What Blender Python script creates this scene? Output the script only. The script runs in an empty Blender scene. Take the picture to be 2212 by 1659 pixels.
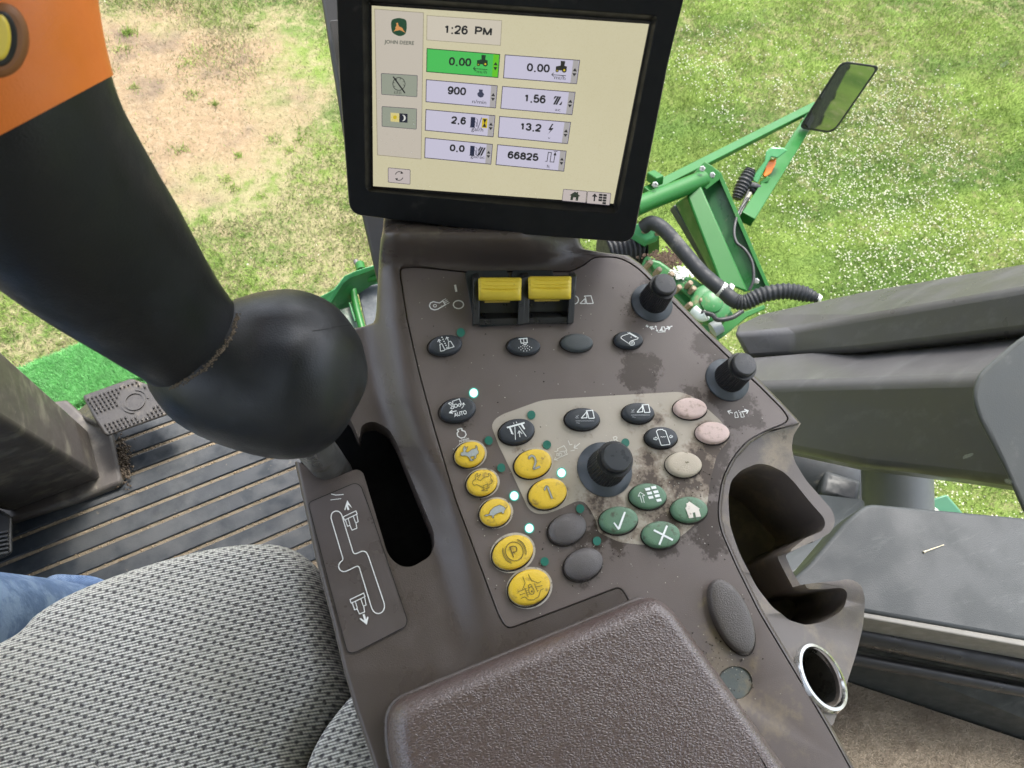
import bpy, bmesh, math, random
import numpy as np
from mathutils import Vector, Matrix
from mathutils.bvhtree import BVHTree
from mathutils.geometry import tessellate_polygon
random.seed(4); rng = np.random.default_rng(4)
S = bpy.context.scene
COL = S.collection

# ------------------------------------------------------------------ camera frame (metres; X right, Y ahead, Z up; ground z=0)
W, H, F = 2212., 1659., 1600.
CX, CY = W/2, H/2
def nrm(v): v = np.array(v, float); return v/np.linalg.norm(v)
_n = nrm((286, 670, 1600)); _v = np.array((-1546, 4330, -1600.)); _v = nrm(_v-np.dot(_v, _n)*_n)
SL = math.radians(8)
_up = _n*math.cos(SL)+_v*math.sin(SL); _fw = _v*math.cos(SL)-_n*math.sin(SL); _rt = np.cross(_fw, _up)
R = np.array([_rt, _fw, _up]); C = np.array((0, 0, 3.0))
def ray(px, py): return R@np.array(((px-CX)/F, -(py-CY)/F, -1.))
def D(px, py, d): return C+ray(px, py)*d
def onz(px, py, z):
    r = ray(px, py); return C+r*(z-C[2])/r[2]
FLOOR_Z = 1.95

cam = bpy.data.cameras.new('camera'); camo = bpy.data.objects.new('camera', cam); COL.objects.link(camo)
m3 = Matrix([list(r) for r in R]); camo.matrix_world = Matrix.Translation(C) @ m3.to_4x4()
cam.sensor_width = 36; cam.lens = 36*F/W; cam.clip_start = .02; cam.clip_end = 400
cam.dof.use_dof = True; cam.dof.focus_distance = .72; cam.dof.aperture_fstop = 19
S.camera = camo
# ------------------------------------------------------------------ light
SUN_EL, SUN_AZ = math.radians(62), math.radians(40)      # azimuth from +Y towards +X
w = bpy.data.worlds.new('World'); S.world = w; w.use_nodes = True
nt = w.node_tree; bg = nt.nodes['Background']
sky = nt.nodes.new('ShaderNodeTexSky'); sky.sky_type = 'NISHITA'; sky.sun_disc = False
sky.sun_elevation = SUN_EL; sky.sun_rotation = SUN_AZ; sky.dust_density = 4; sky.air_density = 1.; sky.ozone_density = 1
hs = nt.nodes.new('ShaderNodeHueSaturation'); hs.inputs['Saturation'].default_value = .5; nt.links.new(sky.outputs[0], hs.inputs['Color']); nt.links.new(hs.outputs[0], bg.inputs[0]); bg.inputs[1].default_value = .15
sl = bpy.data.lights.new('sun', 'SUN'); sl.energy = 1.08; sl.angle = math.radians(12); sl.color = (1, .955, .88)
so = bpy.data.objects.new('sun', sl); COL.objects.link(so)
sd = Vector((math.sin(SUN_AZ)*math.cos(SUN_EL), math.cos(SUN_AZ)*math.cos(SUN_EL), math.sin(SUN_EL)))
so.rotation_euler = sd.to_track_quat('Z', 'Y').to_euler()
S.view_settings.view_transform = 'Standard'; S.view_settings.look = 'None'
S.view_settings.exposure = 2.12; S.view_settings.gamma = 1; S.view_settings.use_curve_mapping = False
EXPO = 2**S.view_settings.exposure
S.render.engine = 'CYCLES'
S.cycles.use_denoising = True; S.cycles.max_bounces = 7; S.cycles.diffuse_bounces = 4; S.cycles.transparent_max_bounces = 12
S.cycles.caustics_reflective = False; S.cycles.caustics_refractive = False; S.cycles.sample_clamp_indirect = 4

# ------------------------------------------------------------------ panel frame
NP = R@_n; DP = .50
def pan(px, py, w=0.):
    r = ray(px, py); return C+r*((-DP+w)/np.dot(NP, r))
PO = pan(1300, 1010); PU = np.array((1., 0, 0)); PV = np.cross(NP, PU)
PM = Matrix(((PU[0], PV[0], NP[0], PO[0]), (PU[1], PV[1], NP[1], PO[1]), (PU[2], PV[2], NP[2], PO[2]), (0, 0, 0, 1)))
def L(px, py, w=0.):
    q = pan(px, py, w)-PO; return (float(q@PU), float(q@PV), float(q@NP))

# ------------------------------------------------------------------ materials
def hexc(r, g, b):
    f = lambda c: ((c/255+.055)/1.055)**2.4 if c > 10 else c/255/12.92
    return (f(r), f(g), f(b))
class NT:
    def __init__(s, m): s.t = m.node_tree; s.n = s.t.nodes; s.co = None
    def new(s, k, **kw):
        x = s.n.new(k)
        for a, b in kw.items(): setattr(x, a, b)
        return x
    def ln(s, a, b): s.t.links.new(a, b)
    def coord(s):
        if s.co is None: s.co = s.new('ShaderNodeTexCoord').outputs['Object']
        return s.co
    def noise(s, scale, detail=3, rough=.55, stretch=None, dist=0):
        x = s.new('ShaderNodeTexNoise'); x.inputs['Scale'].default_value = scale; x.inputs['Detail'].default_value = detail
        x.inputs['Roughness'].default_value = rough; x.inputs['Distortion'].default_value = dist
        v = s.coord()
        if stretch:
            mp = s.new('ShaderNodeMapping'); mp.inputs['Scale'].default_value = stretch[:3]
            if len(stretch) > 3: mp.inputs['Rotation'].default_value = (0, 0, stretch[3])
            s.ln(v, mp.inputs[0]); v = mp.outputs[0]
        s.ln(v, x.inputs['Vector']); return x.outputs[0]
    def math(s, op, a, b=None, c=None):
        x = s.new('ShaderNodeMath', operation=op)
        for i, q in enumerate((a, b, c)):
            if q is None: continue
            if isinstance(q, (int, float)): x.inputs[i].default_value = q
            else: s.ln(q, x.inputs[i])
        return x.outputs[0]
    def mr(s, v, a, b, c=0., d=1., smooth=True):
        x = s.new('ShaderNodeMapRange'); x.interpolation_type = 'SMOOTHSTEP' if smooth else 'LINEAR'
        s.ln(v, x.inputs[0])
        for i, q in enumerate((a, b, c, d)): x.inputs[i+1].default_value = q
        return x.outputs[0]
    def mix(s, f, a, b):
        x = s.new('ShaderNodeMix', data_type='RGBA')
        if isinstance(f, (int, float)): x.inputs[0].default_value = f
        else: s.ln(f, x.inputs[0])
        for i, q in ((6, a), (7, b)):
            if isinstance(q, (tuple, list)): x.inputs[i].default_value = tuple(q)[:3]+(1,)
            else: s.ln(q, x.inputs[i])
        return x.outputs[2]
def newmat(name):
    m = bpy.data.materials.new(name); m.use_nodes = True
    return m, NT(m), m.node_tree.nodes['Principled BSDF']
def mul(c, k): return tuple(min(1, x*k) for x in c)
def M(name, col, rough=.5, var=.18, vs=25, bump=0., bs=900, metal=0, dirt=None, spec=.5, stretch=None, rvar=.12, streak=None):
    """principled with mottled tone, mottled gloss, fine relief and optional patches of dirt (colour, amount, scale)"""
    m, t, p = newmat(name)
    c = t.mix(t.noise(vs, 4, stretch=stretch), mul(col, 1-var), mul(col, 1+var))
    if dirt:
        for (dc, am, ds) in (dirt if isinstance(dirt, list) else [dirt]):
            f = t.mr(t.noise(ds, 6, .65, stretch=streak), .66-am*.35, .80-am*.25)
            c = t.mix(f, c, dc)
    t.ln(c, p.inputs['Base Color'])
    rr = t.mr(t.noise(vs*2.3, 3), .3, .7, max(.03, rough-rvar), min(1, rough+rvar)); t.ln(rr, p.inputs['Roughness'])
    p.inputs['Metallic'].default_value = metal; p.inputs['Specular IOR Level'].default_value = spec
    if bump:
        b = t.new('ShaderNodeBump'); b.inputs['Strength'].default_value = bump; b.inputs['Distance'].default_value = .0006
        t.ln(t.noise(bs, 2), b.inputs['Height']); t.ln(b.outputs[0], p.inputs['Normal'])
    return m
def EM(name, col, k=1., gloss=True):
    """a lit display or lamp colour"""
    m, t, p = newmat(name)
    p.inputs['Base Color'].default_value = (.01, .01, .01, 1); p.inputs['Roughness'].default_value = .35
    p.inputs['Specular IOR Level'].default_value = .25 if gloss else 0
    p.inputs['Emission Color'].default_value = tuple(col)+(1,); p.inputs['Emission Strength'].default_value = k/EXPO
    return m

# ------------------------------------------------------------------ mesh helpers
def link(name, me, mat=None, parent=None, kind=None, label=None, cat=None, group=None):
    o = bpy.data.objects.new(name, me); COL.objects.link(o)
    if mat is not None and me is not None: me.materials.clear(); me.materials.append(mat)
    if parent is not None: o.parent = parent
    tag(o, label, cat, group, kind); return o
def tag(o, label=None, cat=None, group=None, kind=None):
    for k, v in (('label', label), ('category', cat), ('group', group), ('kind', kind)):
        if v: o[k] = v
    return o
def thing(name, label, cat, mat=None, group=None):
    o = bpy.data.objects.new(name, None); COL.objects.link(o); o.empty_display_size = .05
    if mat is not None: o.matrix_world = mat
    return tag(o, label, cat, group)
def at(p): return Matrix.Translation(Vector([float(x) for x in p]))
def mesh(verts, faces, smooth=False):
    me = bpy.data.meshes.new('m'); me.from_pydata([tuple(map(float, v)) for v in verts], [], faces); me.validate(); me.update()
    bm = bmesh.new(); bm.from_mesh(me); bmesh.ops.recalc_face_normals(bm, faces=bm.faces); bm.to_mesh(me); bm.free()
    if smooth:
        for p in me.polygons: p.use_smooth = True
    return me
def mk(name, verts, faces, mat, parent=None, smooth=False, bevel=0, seg=3, local=True, sub=0, angle=35, sharp=50, **kw):
    """local=False: the vertices are world points and the parent is an unrotated Empty"""
    if not local and parent is not None:
        inv = parent.matrix_world.inverted(); verts = [tuple(inv @ Vector([float(x) for x in v])) for v in verts]
    me = mesh(verts, faces, smooth); o = link(name, me, mat, parent, **kw)
    if smooth and not bevel:
        try: me.set_sharp_from_angle(angle=math.radians(sharp))
        except Exception: pass
    if bevel:
        b = o.modifiers.new('bevel', 'BEVEL'); b.width = bevel; b.segments = seg; b.limit_method = 'ANGLE'; b.angle_limit = math.radians(angle)
        b.harden_normals = False
        for p in me.polygons: p.use_smooth = True
        try: me.set_sharp_from_angle(angle=math.radians(50))
        except Exception: pass
    if sub:
        s = o.modifiers.new('sub', 'SUBSURF'); s.levels = sub; s.render_levels = sub
    return o
def prism(top, bot):
    n = len(top); v = list(top)+list(bot)
    f = [tuple(range(n)), tuple(range(2*n-1, n-1, -1))]+[(i, i+n, (i+1) % n+n, (i+1) % n) for i in range(n)]
    return v, f
def smooth_poly(pts, rad, n=5):
    """round the corners of a closed pixel polygon; rad a number or one per corner"""
    out = []; N = len(pts)
    for i in range(N):
        p0, p1, p2 = (np.array(pts[(i+k) % N], float)[:2] for k in (-1, 0, 1))
        r = rad[i] if isinstance(rad, (list, tuple)) else rad
        a, b = p0-p1, p2-p1; la, lb = np.linalg.norm(a), np.linalg.norm(b)
        d = min(r, la*.48, lb*.48)
        if d < .5: out.append(tuple(p1)); continue
        A, B = p1+a/la*d, p1+b/lb*d
        for k in range(n+1):
            t = k/n; q = A*(1-t)**2+p1*2*t*(1-t)+B*t*t; out.append(tuple(q))
    return out
def pprism(name, px, wt, wb, mat, parent, bevel=0, **kw):
    """polygon given in picture units, laid on the panel plane at height wt (number or function) and extruded down to wb"""
    f = wt if callable(wt) else (lambda x, y: wt)
    top = [L(x, y, f(x, y)) for x, y in px]
    bot = [(t[0], t[1], (wb(px[i][0], px[i][1]) if callable(wb) else wb)) for i, t in enumerate(top)]
    v, fa = prism(top, bot); return mk(name, v, fa, mat, parent, bevel=bevel, **kw)
def flat(verts2, fn):
    """triangulate a closed 2-D polygon and map it with fn"""
    tri = tessellate_polygon([[Vector((x, y, 0)) for x, y in verts2]])
    return [fn(x, y) for x, y in verts2], [tuple(t) for t in tri]
def stroke(pts, wd, closed=False):
    """a ribbon of width wd along 2-D points, mitred: 2-D verts and quads"""
    P = [np.array(p, float) for p in pts]
    if len(P) < 20:
        Q = []; m_ = len(P)
        for i in range(m_ if closed else m_-1):
            a, b = P[i], P[(i+1) % m_]; k = max(1, int(np.linalg.norm(b-a)/4.5)); Q += [a+(b-a)*j/k for j in range(k)]
        P = Q if closed else Q+[P[-1]]
    n = len(P); V = []; fs = []; last = None
    N_ = n+1 if closed else n; first = None
    for j in range(n):
        i = j
        a = P[i]-P[i-1] if (i or closed) else P[1]-P[0]
        b = P[(i+1) % n]-P[i] if (i < n-1 or closed) else P[-1]-P[-2]
        a = a/(np.linalg.norm(a)+1e-9); b = b/(np.linalg.norm(b)+1e-9)
        na = np.array((-a[1], a[0])); nb = np.array((-b[1], b[0])); m = na+nb; l = m@m
        if na@nb < -.1:
            prs = [(P[i]+na*wd/2, P[i]-na*wd/2), (P[i]+nb*wd/2, P[i]-nb*wd/2)]
        else:
            m = m*2/l; prs = [(P[i]+m*wd/2, P[i]-m*wd/2)]
        for k, (p_, q_) in enumerate(prs):
            c = len(V); V += [tuple(p_), tuple(q_)]
            if k == 0 and last is not None: fs.append((last, last+1, c+1, c))
            if first is None or (j == 0 and k == len(prs)-1 and len(prs) == 1): first = 0
            last = c
    if closed: fs.append((last, last+1, 1, 0))
    return V, fs
def circ(cx, cy, a, b=None, rot=0, n=28, t0=0, t1=360):
    b = a if b is None else b; r = math.radians(rot); out = []
    full = abs(t1-t0) >= 360
    for i in range(n if full else n+1):
        t = math.radians(t0+(t1-t0)*i/n); x, y = a*math.cos(t), b*math.sin(t)
        out.append((cx+x*math.cos(r)-y*math.sin(r), cy+x*math.sin(r)+y*math.cos(r)))
    return out
_T = {}
def text2d(s, off=0.):
    if (s, off) in _T: return _T[(s, off)]
    cu = bpy.data.curves.new('t', 'FONT'); cu.body = s; cu.size = 1; cu.offset = off; cu.resolution_u = 3
    o = bpy.data.objects.new('t', cu); COL.objects.link(o); dg = bpy.context.evaluated_depsgraph_get()
    me = bpy.data.meshes.new_from_object(o.evaluated_get(dg))
    v = [(q.co.x, q.co.y) for q in me.vertices]; f = [tuple(p.vertices) for p in me.polygons]
    bpy.data.objects.remove(o); bpy.data.curves.remove(cu); bpy.data.meshes.remove(me)
    xs = [q[0] for q in v]; ys = [q[1] for q in v]; x0, x1 = min(xs), max(xs)
    cap = .69
    v = [((x-x0)/(x1-x0), y/cap) for x, y in v]
    _T[(s, off)] = (v, f); return v, f
_G = {'0': [[(.5, 0), (.82, .12), (.95, .5), (.82, .88), (.5, 1), (.18, .88), (.05, .5), (.18, .12), (.5, 0.001)]], '1': [[(.60, 0), (.60, 1)], [(.60, .97), (.45, .84), (.22, .74)]],
      '2': [[(.06, .72), (.16, .92), (.5, 1), (.84, .92), (.92, .72), (.80, .5), (.30, .18), (.08, .0), (.95, 0)]], '3': [[(.08, .76), (.2, .94), (.5, 1), (.82, .92), (.88, .74), (.74, .56), (.45, .53)], [(.45, .53), (.80, .46), (.93, .27), (.80, .07), (.5, 0), (.18, .07), (.05, .26)]],
      '5': [[(.88, 1), (.22, 1), (.12, .50), (.42, .62), (.78, .56), (.94, .32), (.82, .08), (.48, 0), (.16, .07), (.05, .24)]], '6': [[(.88, .80), (.76, .96), (.5, 1), (.2, .86), (.06, .5), (.12, .16), (.4, 0), (.75, .05), (.93, .30), (.80, .55), (.5, .62), (.2, .52), (.08, .34)]],
      '8': [[(.5, .54), (.82, .64), (.86, .84), (.5, 1), (.14, .84), (.18, .64), (.5, .54), (.88, .42), (.94, .2), (.78, .04), (.5, 0), (.22, .04), (.06, .2), (.12, .42), (.5, .541)]], '9': [[(.12, .20), (.24, .04), (.5, 0), (.8, .14), (.94, .5), (.88, .84), (.6, 1), (.25, .95), (.07, .70), (.2, .45), (.5, .38), (.8, .48), (.92, .66)]],
      'P': [[(.10, 0), (.10, 1), (.62, 1), (.90, .92), (.96, .74), (.88, .54), (.62, .46), (.10, .46)]], 'M': [[(.02, 0), (.02, 1)], [(.02, 1), (.5, .02)], [(.5, .02), (.98, 1)], [(.98, 1), (.98, 0)]]}
class Art:
    """collects flat 2-D shapes and builds them as one thin sheet through a mapping"""
    def __init__(s): s.v = []; s.f = []
    def add(s, v, f):
        k = len(s.v); s.v += list(v); s.f += [tuple(i+k for i in q) for q in f]; return s
    def line(s, pts, wd, closed=False): return s.add(*stroke(pts, wd, closed))
    def poly(s, pts): 
        v, f = flat(pts, lambda x, y: (x, y)); return s.add(v, f)
    def text(s, t, p0, p1, h, off=.02):
        """baseline from p0 to p1, cap height h upwards (picture y grows down)"""
        v, f = text2d(t, off); p0 = np.array(p0, float); d = np.array(p1, float)-p0; u = np.array((d[1], -d[0])); u = u/np.linalg.norm(u)*h
        return s.add([tuple(p0+d*x+u*y) for x, y in v], f)
    def digits(s, t, p0, p1, h, wd):
        """stroked figures, baseline p0 to p1"""
        wid = [.45 if c in '.:' else (.5 if c == ' ' else (1.15 if c == 'M' else 1.0)) for c in t]; gap = .30; tot = sum(wid)+gap*(len(t)-1)
        p0 = np.array(p0, float); d = (np.array(p1, float)-p0)/tot; u = np.array((d[1], -d[0])); u = u/np.linalg.norm(u)*h; x = 0
        for c, w_ in zip(t, wid):
            if c in '.:':
                for yy in ((.06,) if c == '.' else (.08, .66)): s.poly(circ(*(p0+d*(x+w_/2)+u*yy), wd*.52, wd*.52, 0, 10))
            for pl in _G.get(c, ()):
                q = [p0+d*(x+a*w_)+u*(wd/2/h+b*(1-wd/h)) for a, b in pl]
                s.line(spline(q, 4) if len(q) > 4 and c not in 'P' else q, wd)
            x += w_+gap
        return s
    def build(s, name, fn, mat, parent, fine=0, **kw):
        if fine:
            bm = bmesh.new(); vs_ = [bm.verts.new((x, y, 0)) for x, y in s.v]
            for q in s.f:
                try: bm.faces.new([vs_[i] for i in q])
                except Exception: pass
            bmesh.ops.triangulate(bm, faces=bm.faces)
            for _ in range(4):
                e = [e for e in bm.edges if e.calc_length() > fine]
                if not e: break
                bmesh.ops.subdivide_edges(bm, edges=e, cuts=1); bmesh.ops.triangulate(bm, faces=bm.faces)
            bm.verts.index_update(); s.v = [(q.co.x, q.co.y) for q in bm.verts]; s.f = [tuple(q.index for q in f_.verts) for f_ in bm.faces]; bm.free()
        return mk(name, [fn(x, y) for x, y in s.v], s.f, mat, parent, **kw)
def tube(path, rad, seg=16, caps=True):
    P = [np.array(p, float) for p in path]; n = len(P)
    rad = [rad]*n if isinstance(rad, (int, float)) else rad
    T = [nrm(P[min(i+1, n-1)]-P[max(i-1, 0)]) for i in range(n)]
    a = np.array((0, 0, 1.)) if abs(T[0][2]) < .9 else np.array((1., 0, 0)); u = nrm(np.cross(T[0], a)); v = []
    for i in range(n):
        u = nrm(u-T[i]*(u@T[i])); q = np.cross(T[i], u)
        for k in range(seg):
            t = 2*math.pi*k/seg; v.append(P[i]+(u*math.cos(t)+q*math.sin(t))*rad[i])
    f = [(i*seg+k, i*seg+(k+1) % seg, (i+1)*seg+(k+1) % seg, (i+1)*seg+k) for i in range(n-1) for k in range(seg)]
    if caps: f += [tuple(range(seg)), tuple(range((n-1)*seg, n*seg))]
    return v, f
def spline(pts, n=8):
    P = [np.array(p, float) for p in pts]; out = []
    for i in range(len(P)-1):
        p0, p1, p2, p3 = P[max(i-1, 0)], P[i], P[i+1], P[min(i+2, len(P)-1)]
        for k in range(n):
            t = k/n; out.append(.5*((2*p1)+(-p0+p2)*t+(2*p0-5*p1+4*p2-p3)*t*t+(-p0+3*p1-3*p2+p3)*t**3))
    out.append(P[-1]); return out
def beam(a, b, wd, ht, up=(0, 0, 1), roll=0):
    a, b = np.array(a, float), np.array(b, float); t = nrm(b-a); s = nrm(np.cross(t, up)); u = np.cross(s, t)
    if roll: c, q = math.cos(roll), math.sin(roll); s, u = s*c+u*q, u*c-s*q
    if not isinstance(wd, (tuple, list)): wd = (wd, wd)
    if not isinstance(ht, (tuple, list)): ht = (ht, ht)
    v = []
    for p, w_, h_ in ((a, wd[0], ht[0]), (b, wd[1], ht[1])):
        v += [p+s*x*w_/2+u*y*h_/2 for x, y in ((-1, -1), (1, -1), (1, 1), (-1, 1))]
    return v, [(0, 1, 2, 3), (4, 5, 6, 7)]+[(i, (i+1) % 4, 4+(i+1) % 4, 4+i) for i in range(4)]
def lathe(prof, seg=32, fn=None, cap0=True):
    v = []; n = len(prof)
    for r, z in prof:
        for k in range(seg):
            t = 2*math.pi*k/seg; rr = r*(fn(k, r, z) if fn else 1); v.append((rr*math.cos(t), rr*math.sin(t), z))
    f = [(i*seg+k, i*seg+(k+1) % seg, (i+1)*seg+(k+1) % seg, (i+1)*seg+k) for i in range(n-1) for k in range(seg)]
    f += ([tuple(range(seg))] if cap0 else [])+[tuple(range((n-1)*seg, n*seg))]
    return v, f
def join(*parts):
    V, Fc = [], []
    for v, f in parts:
        k = len(V); V += [tuple(map(float, q)) for q in v]; Fc += [tuple(i+k for i in q) for q in f]
    return V, Fc
def xf(vf, mat): return [tuple(mat @ Vector([float(x) for x in p])) for p in vf[0]], vf[1]
def boolean(o, cutters, op='DIFFERENCE'):
    """cut meshes (given as verts, faces in o's local space) out of o and keep the result as o's mesh"""
    for v, f in cutters:
        c = bpy.data.objects.new('cut', mesh(v, f)); COL.objects.link(c); c.parent = o.parent; 
        md = o.modifiers.new('b', 'BOOLEAN'); md.object = c; md.solver = 'EXACT'; md.operation = op
        bpy.context.view_layer.update()
        dg = bpy.context.evaluated_depsgraph_get(); me = bpy.data.meshes.new_from_object(o.evaluated_get(dg))
        o.modifiers.remove(md); old = o.data; mats = list(old.materials); o.data = me; me.materials.clear()
        for q in mats: me.materials.append(q)
        bpy.data.objects.remove(c); bpy.data.meshes.remove(old)
    return o
def bvh(o):
    bpy.context.view_layer.update(); dg = bpy.context.evaluated_depsgraph_get(); e = o.evaluated_get(dg); me = e.to_mesh(); mw = o.matrix_world
    t = BVHTree.FromPolygons([mw @ q.co for q in me.vertices], [tuple(p.vertices) for p in me.polygons]); e.to_mesh_clear(); return t
def hit(t, px, py, off=.0004):
    d = Vector(ray(px, py)).normalized(); h = t.ray_cast(Vector(C), d)
    return None if h[0] is None else np.array(h[0]-d*off)
def axes(p, z, x=(1, 0, 0)):
    z = nrm(z); x = np.array(x, float); x = nrm(x-z*(x@z)); y = np.cross(z, x)
    return Matrix(((x[0], y[0], z[0], p[0]), (x[1], y[1], z[1], p[1]), (x[2], y[2], z[2], p[2]), (0, 0, 0, 1)))
def ss(a, b, x):
    t = min(1, max(0, (x-a)/(b-a))); return t*t*(3-2*t)
def interp(tab, y):
    return float(np.interp(y, [t[0] for t in tab], [t[1] for t in tab]))

# ================================================================== GROUND
GC = hexc
def ground_material(blade):
    m, t, p = newmat('grass_blades' if blade else 'soil')
    geo = t.new('ShaderNodeNewGeometry'); t.co = geo.outputs['Position']
    big = t.noise(.55, 4, .6); mid = t.noise(2.1, 4, .6); fine = t.noise(14, 4, .65)
    # bare, burnt-out patch of orange soil ahead on the left, thin turf round it
    def spot(x, y, rx, ry):
        mp = t.new('ShaderNodeMapping'); mp.inputs['Location'].default_value = (-x/rx, -y/ry, 0); mp.inputs['Scale'].default_value = (1/rx, 1/ry, 0)
        t.ln(t.co, mp.inputs[0]); l = t.new('ShaderNodeVectorMath', operation='LENGTH'); t.ln(mp.outputs[0], l.inputs[0])
        return t.math('ADD', l.outputs['Value'], t.math('MULTIPLY', t.math('SUBTRACT', mid, .5), 1.5))
    bare = t.math('MAXIMUM', t.mr(spot(-.65, 3.85, 1.05, .88), .72, 1.25, 1, 0), t.mr(spot(1.2, 5.6, 1.2, .9), .7, 1.2, .8, 0))
    bare = t.math('MAXIMUM', bare, t.mr(spot(5.6, 4.6, .5, .6), .7, 1.2, .6, 0))
    thin = t.mr(t.math('ADD', big, t.math('MULTIPLY', fine, .35)), .60, .78)
    # mowing bands and drier ground run across the field
    band = t.noise(1.0, 4, .55, stretch=(.42, 1.9, 1, math.radians(34)))
    sx = t.new('ShaderNodeSeparateXYZ'); t.ln(t.coord(), sx.inputs[0])
    left = t.mr(sx.outputs[0], .4, 2.6, .24, 0.); far = t.mr(t.math('ADD', sx.outputs[1], t.math('MULTIPLY', sx.outputs[0], .55)), 4.2, 6.6, 0, .16)
    dryness = t.math('ADD', t.math('ADD', t.math('MULTIPLY', bare, .32), t.math('MULTIPLY', thin, .22)), t.math('ADD', left, far))
    lush = t.mix(t.mr(band, .36, .62), (.080, .150, .034), (.200, .285, .062))
    lush = t.mix(t.mr(mid, .48, .70, 0, .6), lush, (.150, .190, .050))
    if blade:
        at_ = t.new('ShaderNodeAttribute', attribute_name='rnd'); r = at_.outputs['Fac']
        g = t.mix(r, lush, t.mix(.55, lush, (.24, .34, .06)))
        isdry = t.mr(t.math('SUBTRACT', t.math('ADD', dryness, .10), r), -.06, .10)
        c = t.mix(isdry, g, t.mix(fine, (.19, .165, .085), (.32, .28, .165)))
        p.inputs['Specular IOR Level'].default_value = .2; p.inputs['Roughness'].default_value = .65
    else:
        straw = t.mix(fine, (.155, .145, .07), (.26, .235, .13))
        soil = t.mix(fine, (.165, .114, .068), (.27, .205, .125))
        soil = t.mix(t.mr(t.noise(26, 4), .45, .7), soil, (.25, .195, .125))
        soil = t.mix(t.mr(t.noise(3.1, 4), .50, .72, 0, .75), soil, (.115, .088, .068))
        turf = t.mix(.45, lush, (.05, .07, .018)); turf = t.mix(t.mr(t.math('ADD', dryness, t.math('MULTIPLY', t.math('SUBTRACT', fine, .5), .9)), .1, .55), turf, straw)
        c = t.mix(bare, turf, soil)
        p.inputs['Roughness'].default_value = .95; p.inputs['Specular IOR Level'].default_value = .1
        b = t.new('ShaderNodeBump'); b.inputs['Strength'].default_value = .6; b.inputs['Distance'].default_value = .02
        t.ln(t.noise(42, 5, .7), b.inputs['Height']); t.ln(b.outputs[0], p.inputs['Normal'])
    t.ln(c, p.inputs['Base Color']); return m
soil = ground_material(False)
g = np.linspace(-1, 1, 41); gs = np.sign(g)*np.abs(g)**2*150
gv = [(x, y, 0) for y in gs for x in gs]; gf = [(j*41+i, j*41+i+1, (j+1)*41+i+1, (j+1)*41+i) for j in range(40) for i in range(40)]
mk('ground', gv, gf, soil, kind='structure')

def inview(P, pad=60):
    q = (P-C)@R; z = -q[:, 2]; x = CX+F*q[:, 0]/z; y = CY-F*q[:, 1]/z
    return (z > .1) & (x > -pad) & (x < W+pad) & (y > -pad) & (y < H+pad)
def cells(P, s, seed):
    """cheap value noise on the ground, 0..1"""
    r = np.random.default_rng(seed); tab = r.random((64, 64)); q = P[:, :2]/s; i = np.floor(q).astype(int); f = q-i; f = f*f*(3-2*f)
    a = tab[i[:, 0] % 64, i[:, 1] % 64]; b = tab[(i[:, 0]+1) % 64, i[:, 1] % 64]; c = tab[i[:, 0] % 64, (i[:, 1]+1) % 64]; d = tab[(i[:, 0]+1) % 64, (i[:, 1]+1) % 64]
    return (a*(1-f[:, 0])+b*f[:, 0])*(1-f[:, 1])+(c*(1-f[:, 0])+d*f[:, 0])*f[:, 1]
def raw_mesh(name, verts, nper, mat, attrs, kind=None, **kw):
    n = len(verts); me = bpy.data.meshes.new(name); me.vertices.add(n); me.vertices.foreach_set('co', verts.astype(np.float32).ravel())
    nf = n//nper; me.loops.add(n); me.loops.foreach_set('vertex_index', np.arange(n, dtype=np.int32))
    me.polygons.add(nf); me.polygons.foreach_set('loop_start', np.arange(0, n, nper, dtype=np.int32))
    try: me.polygons.foreach_set('loop_total', np.full(nf, nper, dtype=np.int32))
    except Exception: pass
    for k, v in attrs.items():
        a = me.attributes.new(k, 'FLOAT', 'POINT'); a.data.foreach_set('value', v.astype(np.float32))
    me.update(calc_edges=True); return link(name, me, mat, kind=kind, **kw)
NB = 1800000
P = np.zeros((NB, 3)); P[:, 0] = rng.uniform(-2.6, 8.0, NB); P[:, 1] = rng.uniform(-1.4, 6.6, NB)
P = P[inview(P, 330)]
def bare_at(P):
    d1 = np.hypot((P[:, 0]+.65)/1.05, (P[:, 1]-3.85)/.88)+(cells(P, .5, 11)-.5)*.9
    d2 = np.hypot((P[:, 0]-1.2)/1.2, (P[:, 1]-5.6)/.9)+(cells(P, .4, 12)-.5)*.9
    return np.clip(np.maximum(1.15-d1, 1.0-d2)/.35, 0, 1)
br = bare_at(P); fin_ = cells(P, .07, 5)
keep = rng.random(len(P)) < (1-.86*br)*(.40+.6*fin_)
P = P[keep]; br = br[keep]
# dark green tufts standing in the bare soil
tx = np.stack([rng.uniform(-1.6, 1.6, 900), rng.uniform(2.2, 5.4, 900), np.zeros(900)], 1); tb = bare_at(tx); tx = tx[(tb > .35) & (rng.random(900) < .15)]
T_ = np.repeat(tx, 70, 0); T_[:, :2] += rng.normal(0, 1, (len(T_), 2))*np.repeat(rng.uniform(.010, .040, len(tx)), 70)[:, None]
nt0 = len(P); P = np.concatenate([P, T_]); n = len(P); istuft = np.arange(n) >= nt0; br = np.concatenate([br, np.ones(len(T_))])
hgt = rng.uniform(.010, .030, n)*(.6+.8*cells(P, .25, 8))*np.where(br > .5, .6, 1)*np.where(istuft, 2.0, 1); th = rng.uniform(0, 2*np.pi, n); ph = rng.uniform(0, 2*np.pi, n)
wd = rng.uniform(.0012, .0027, n); ln_ = rng.uniform(.3, 1.3, n)*hgt
u = np.stack([np.cos(th), np.sin(th), np.zeros(n)], 1)*wd[:, None]
tip = P+np.stack([np.cos(ph)*ln_, np.sin(ph)*ln_, hgt], 1)
V = np.stack([P-u, P+u, tip], 1).reshape(-1, 3)
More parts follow.
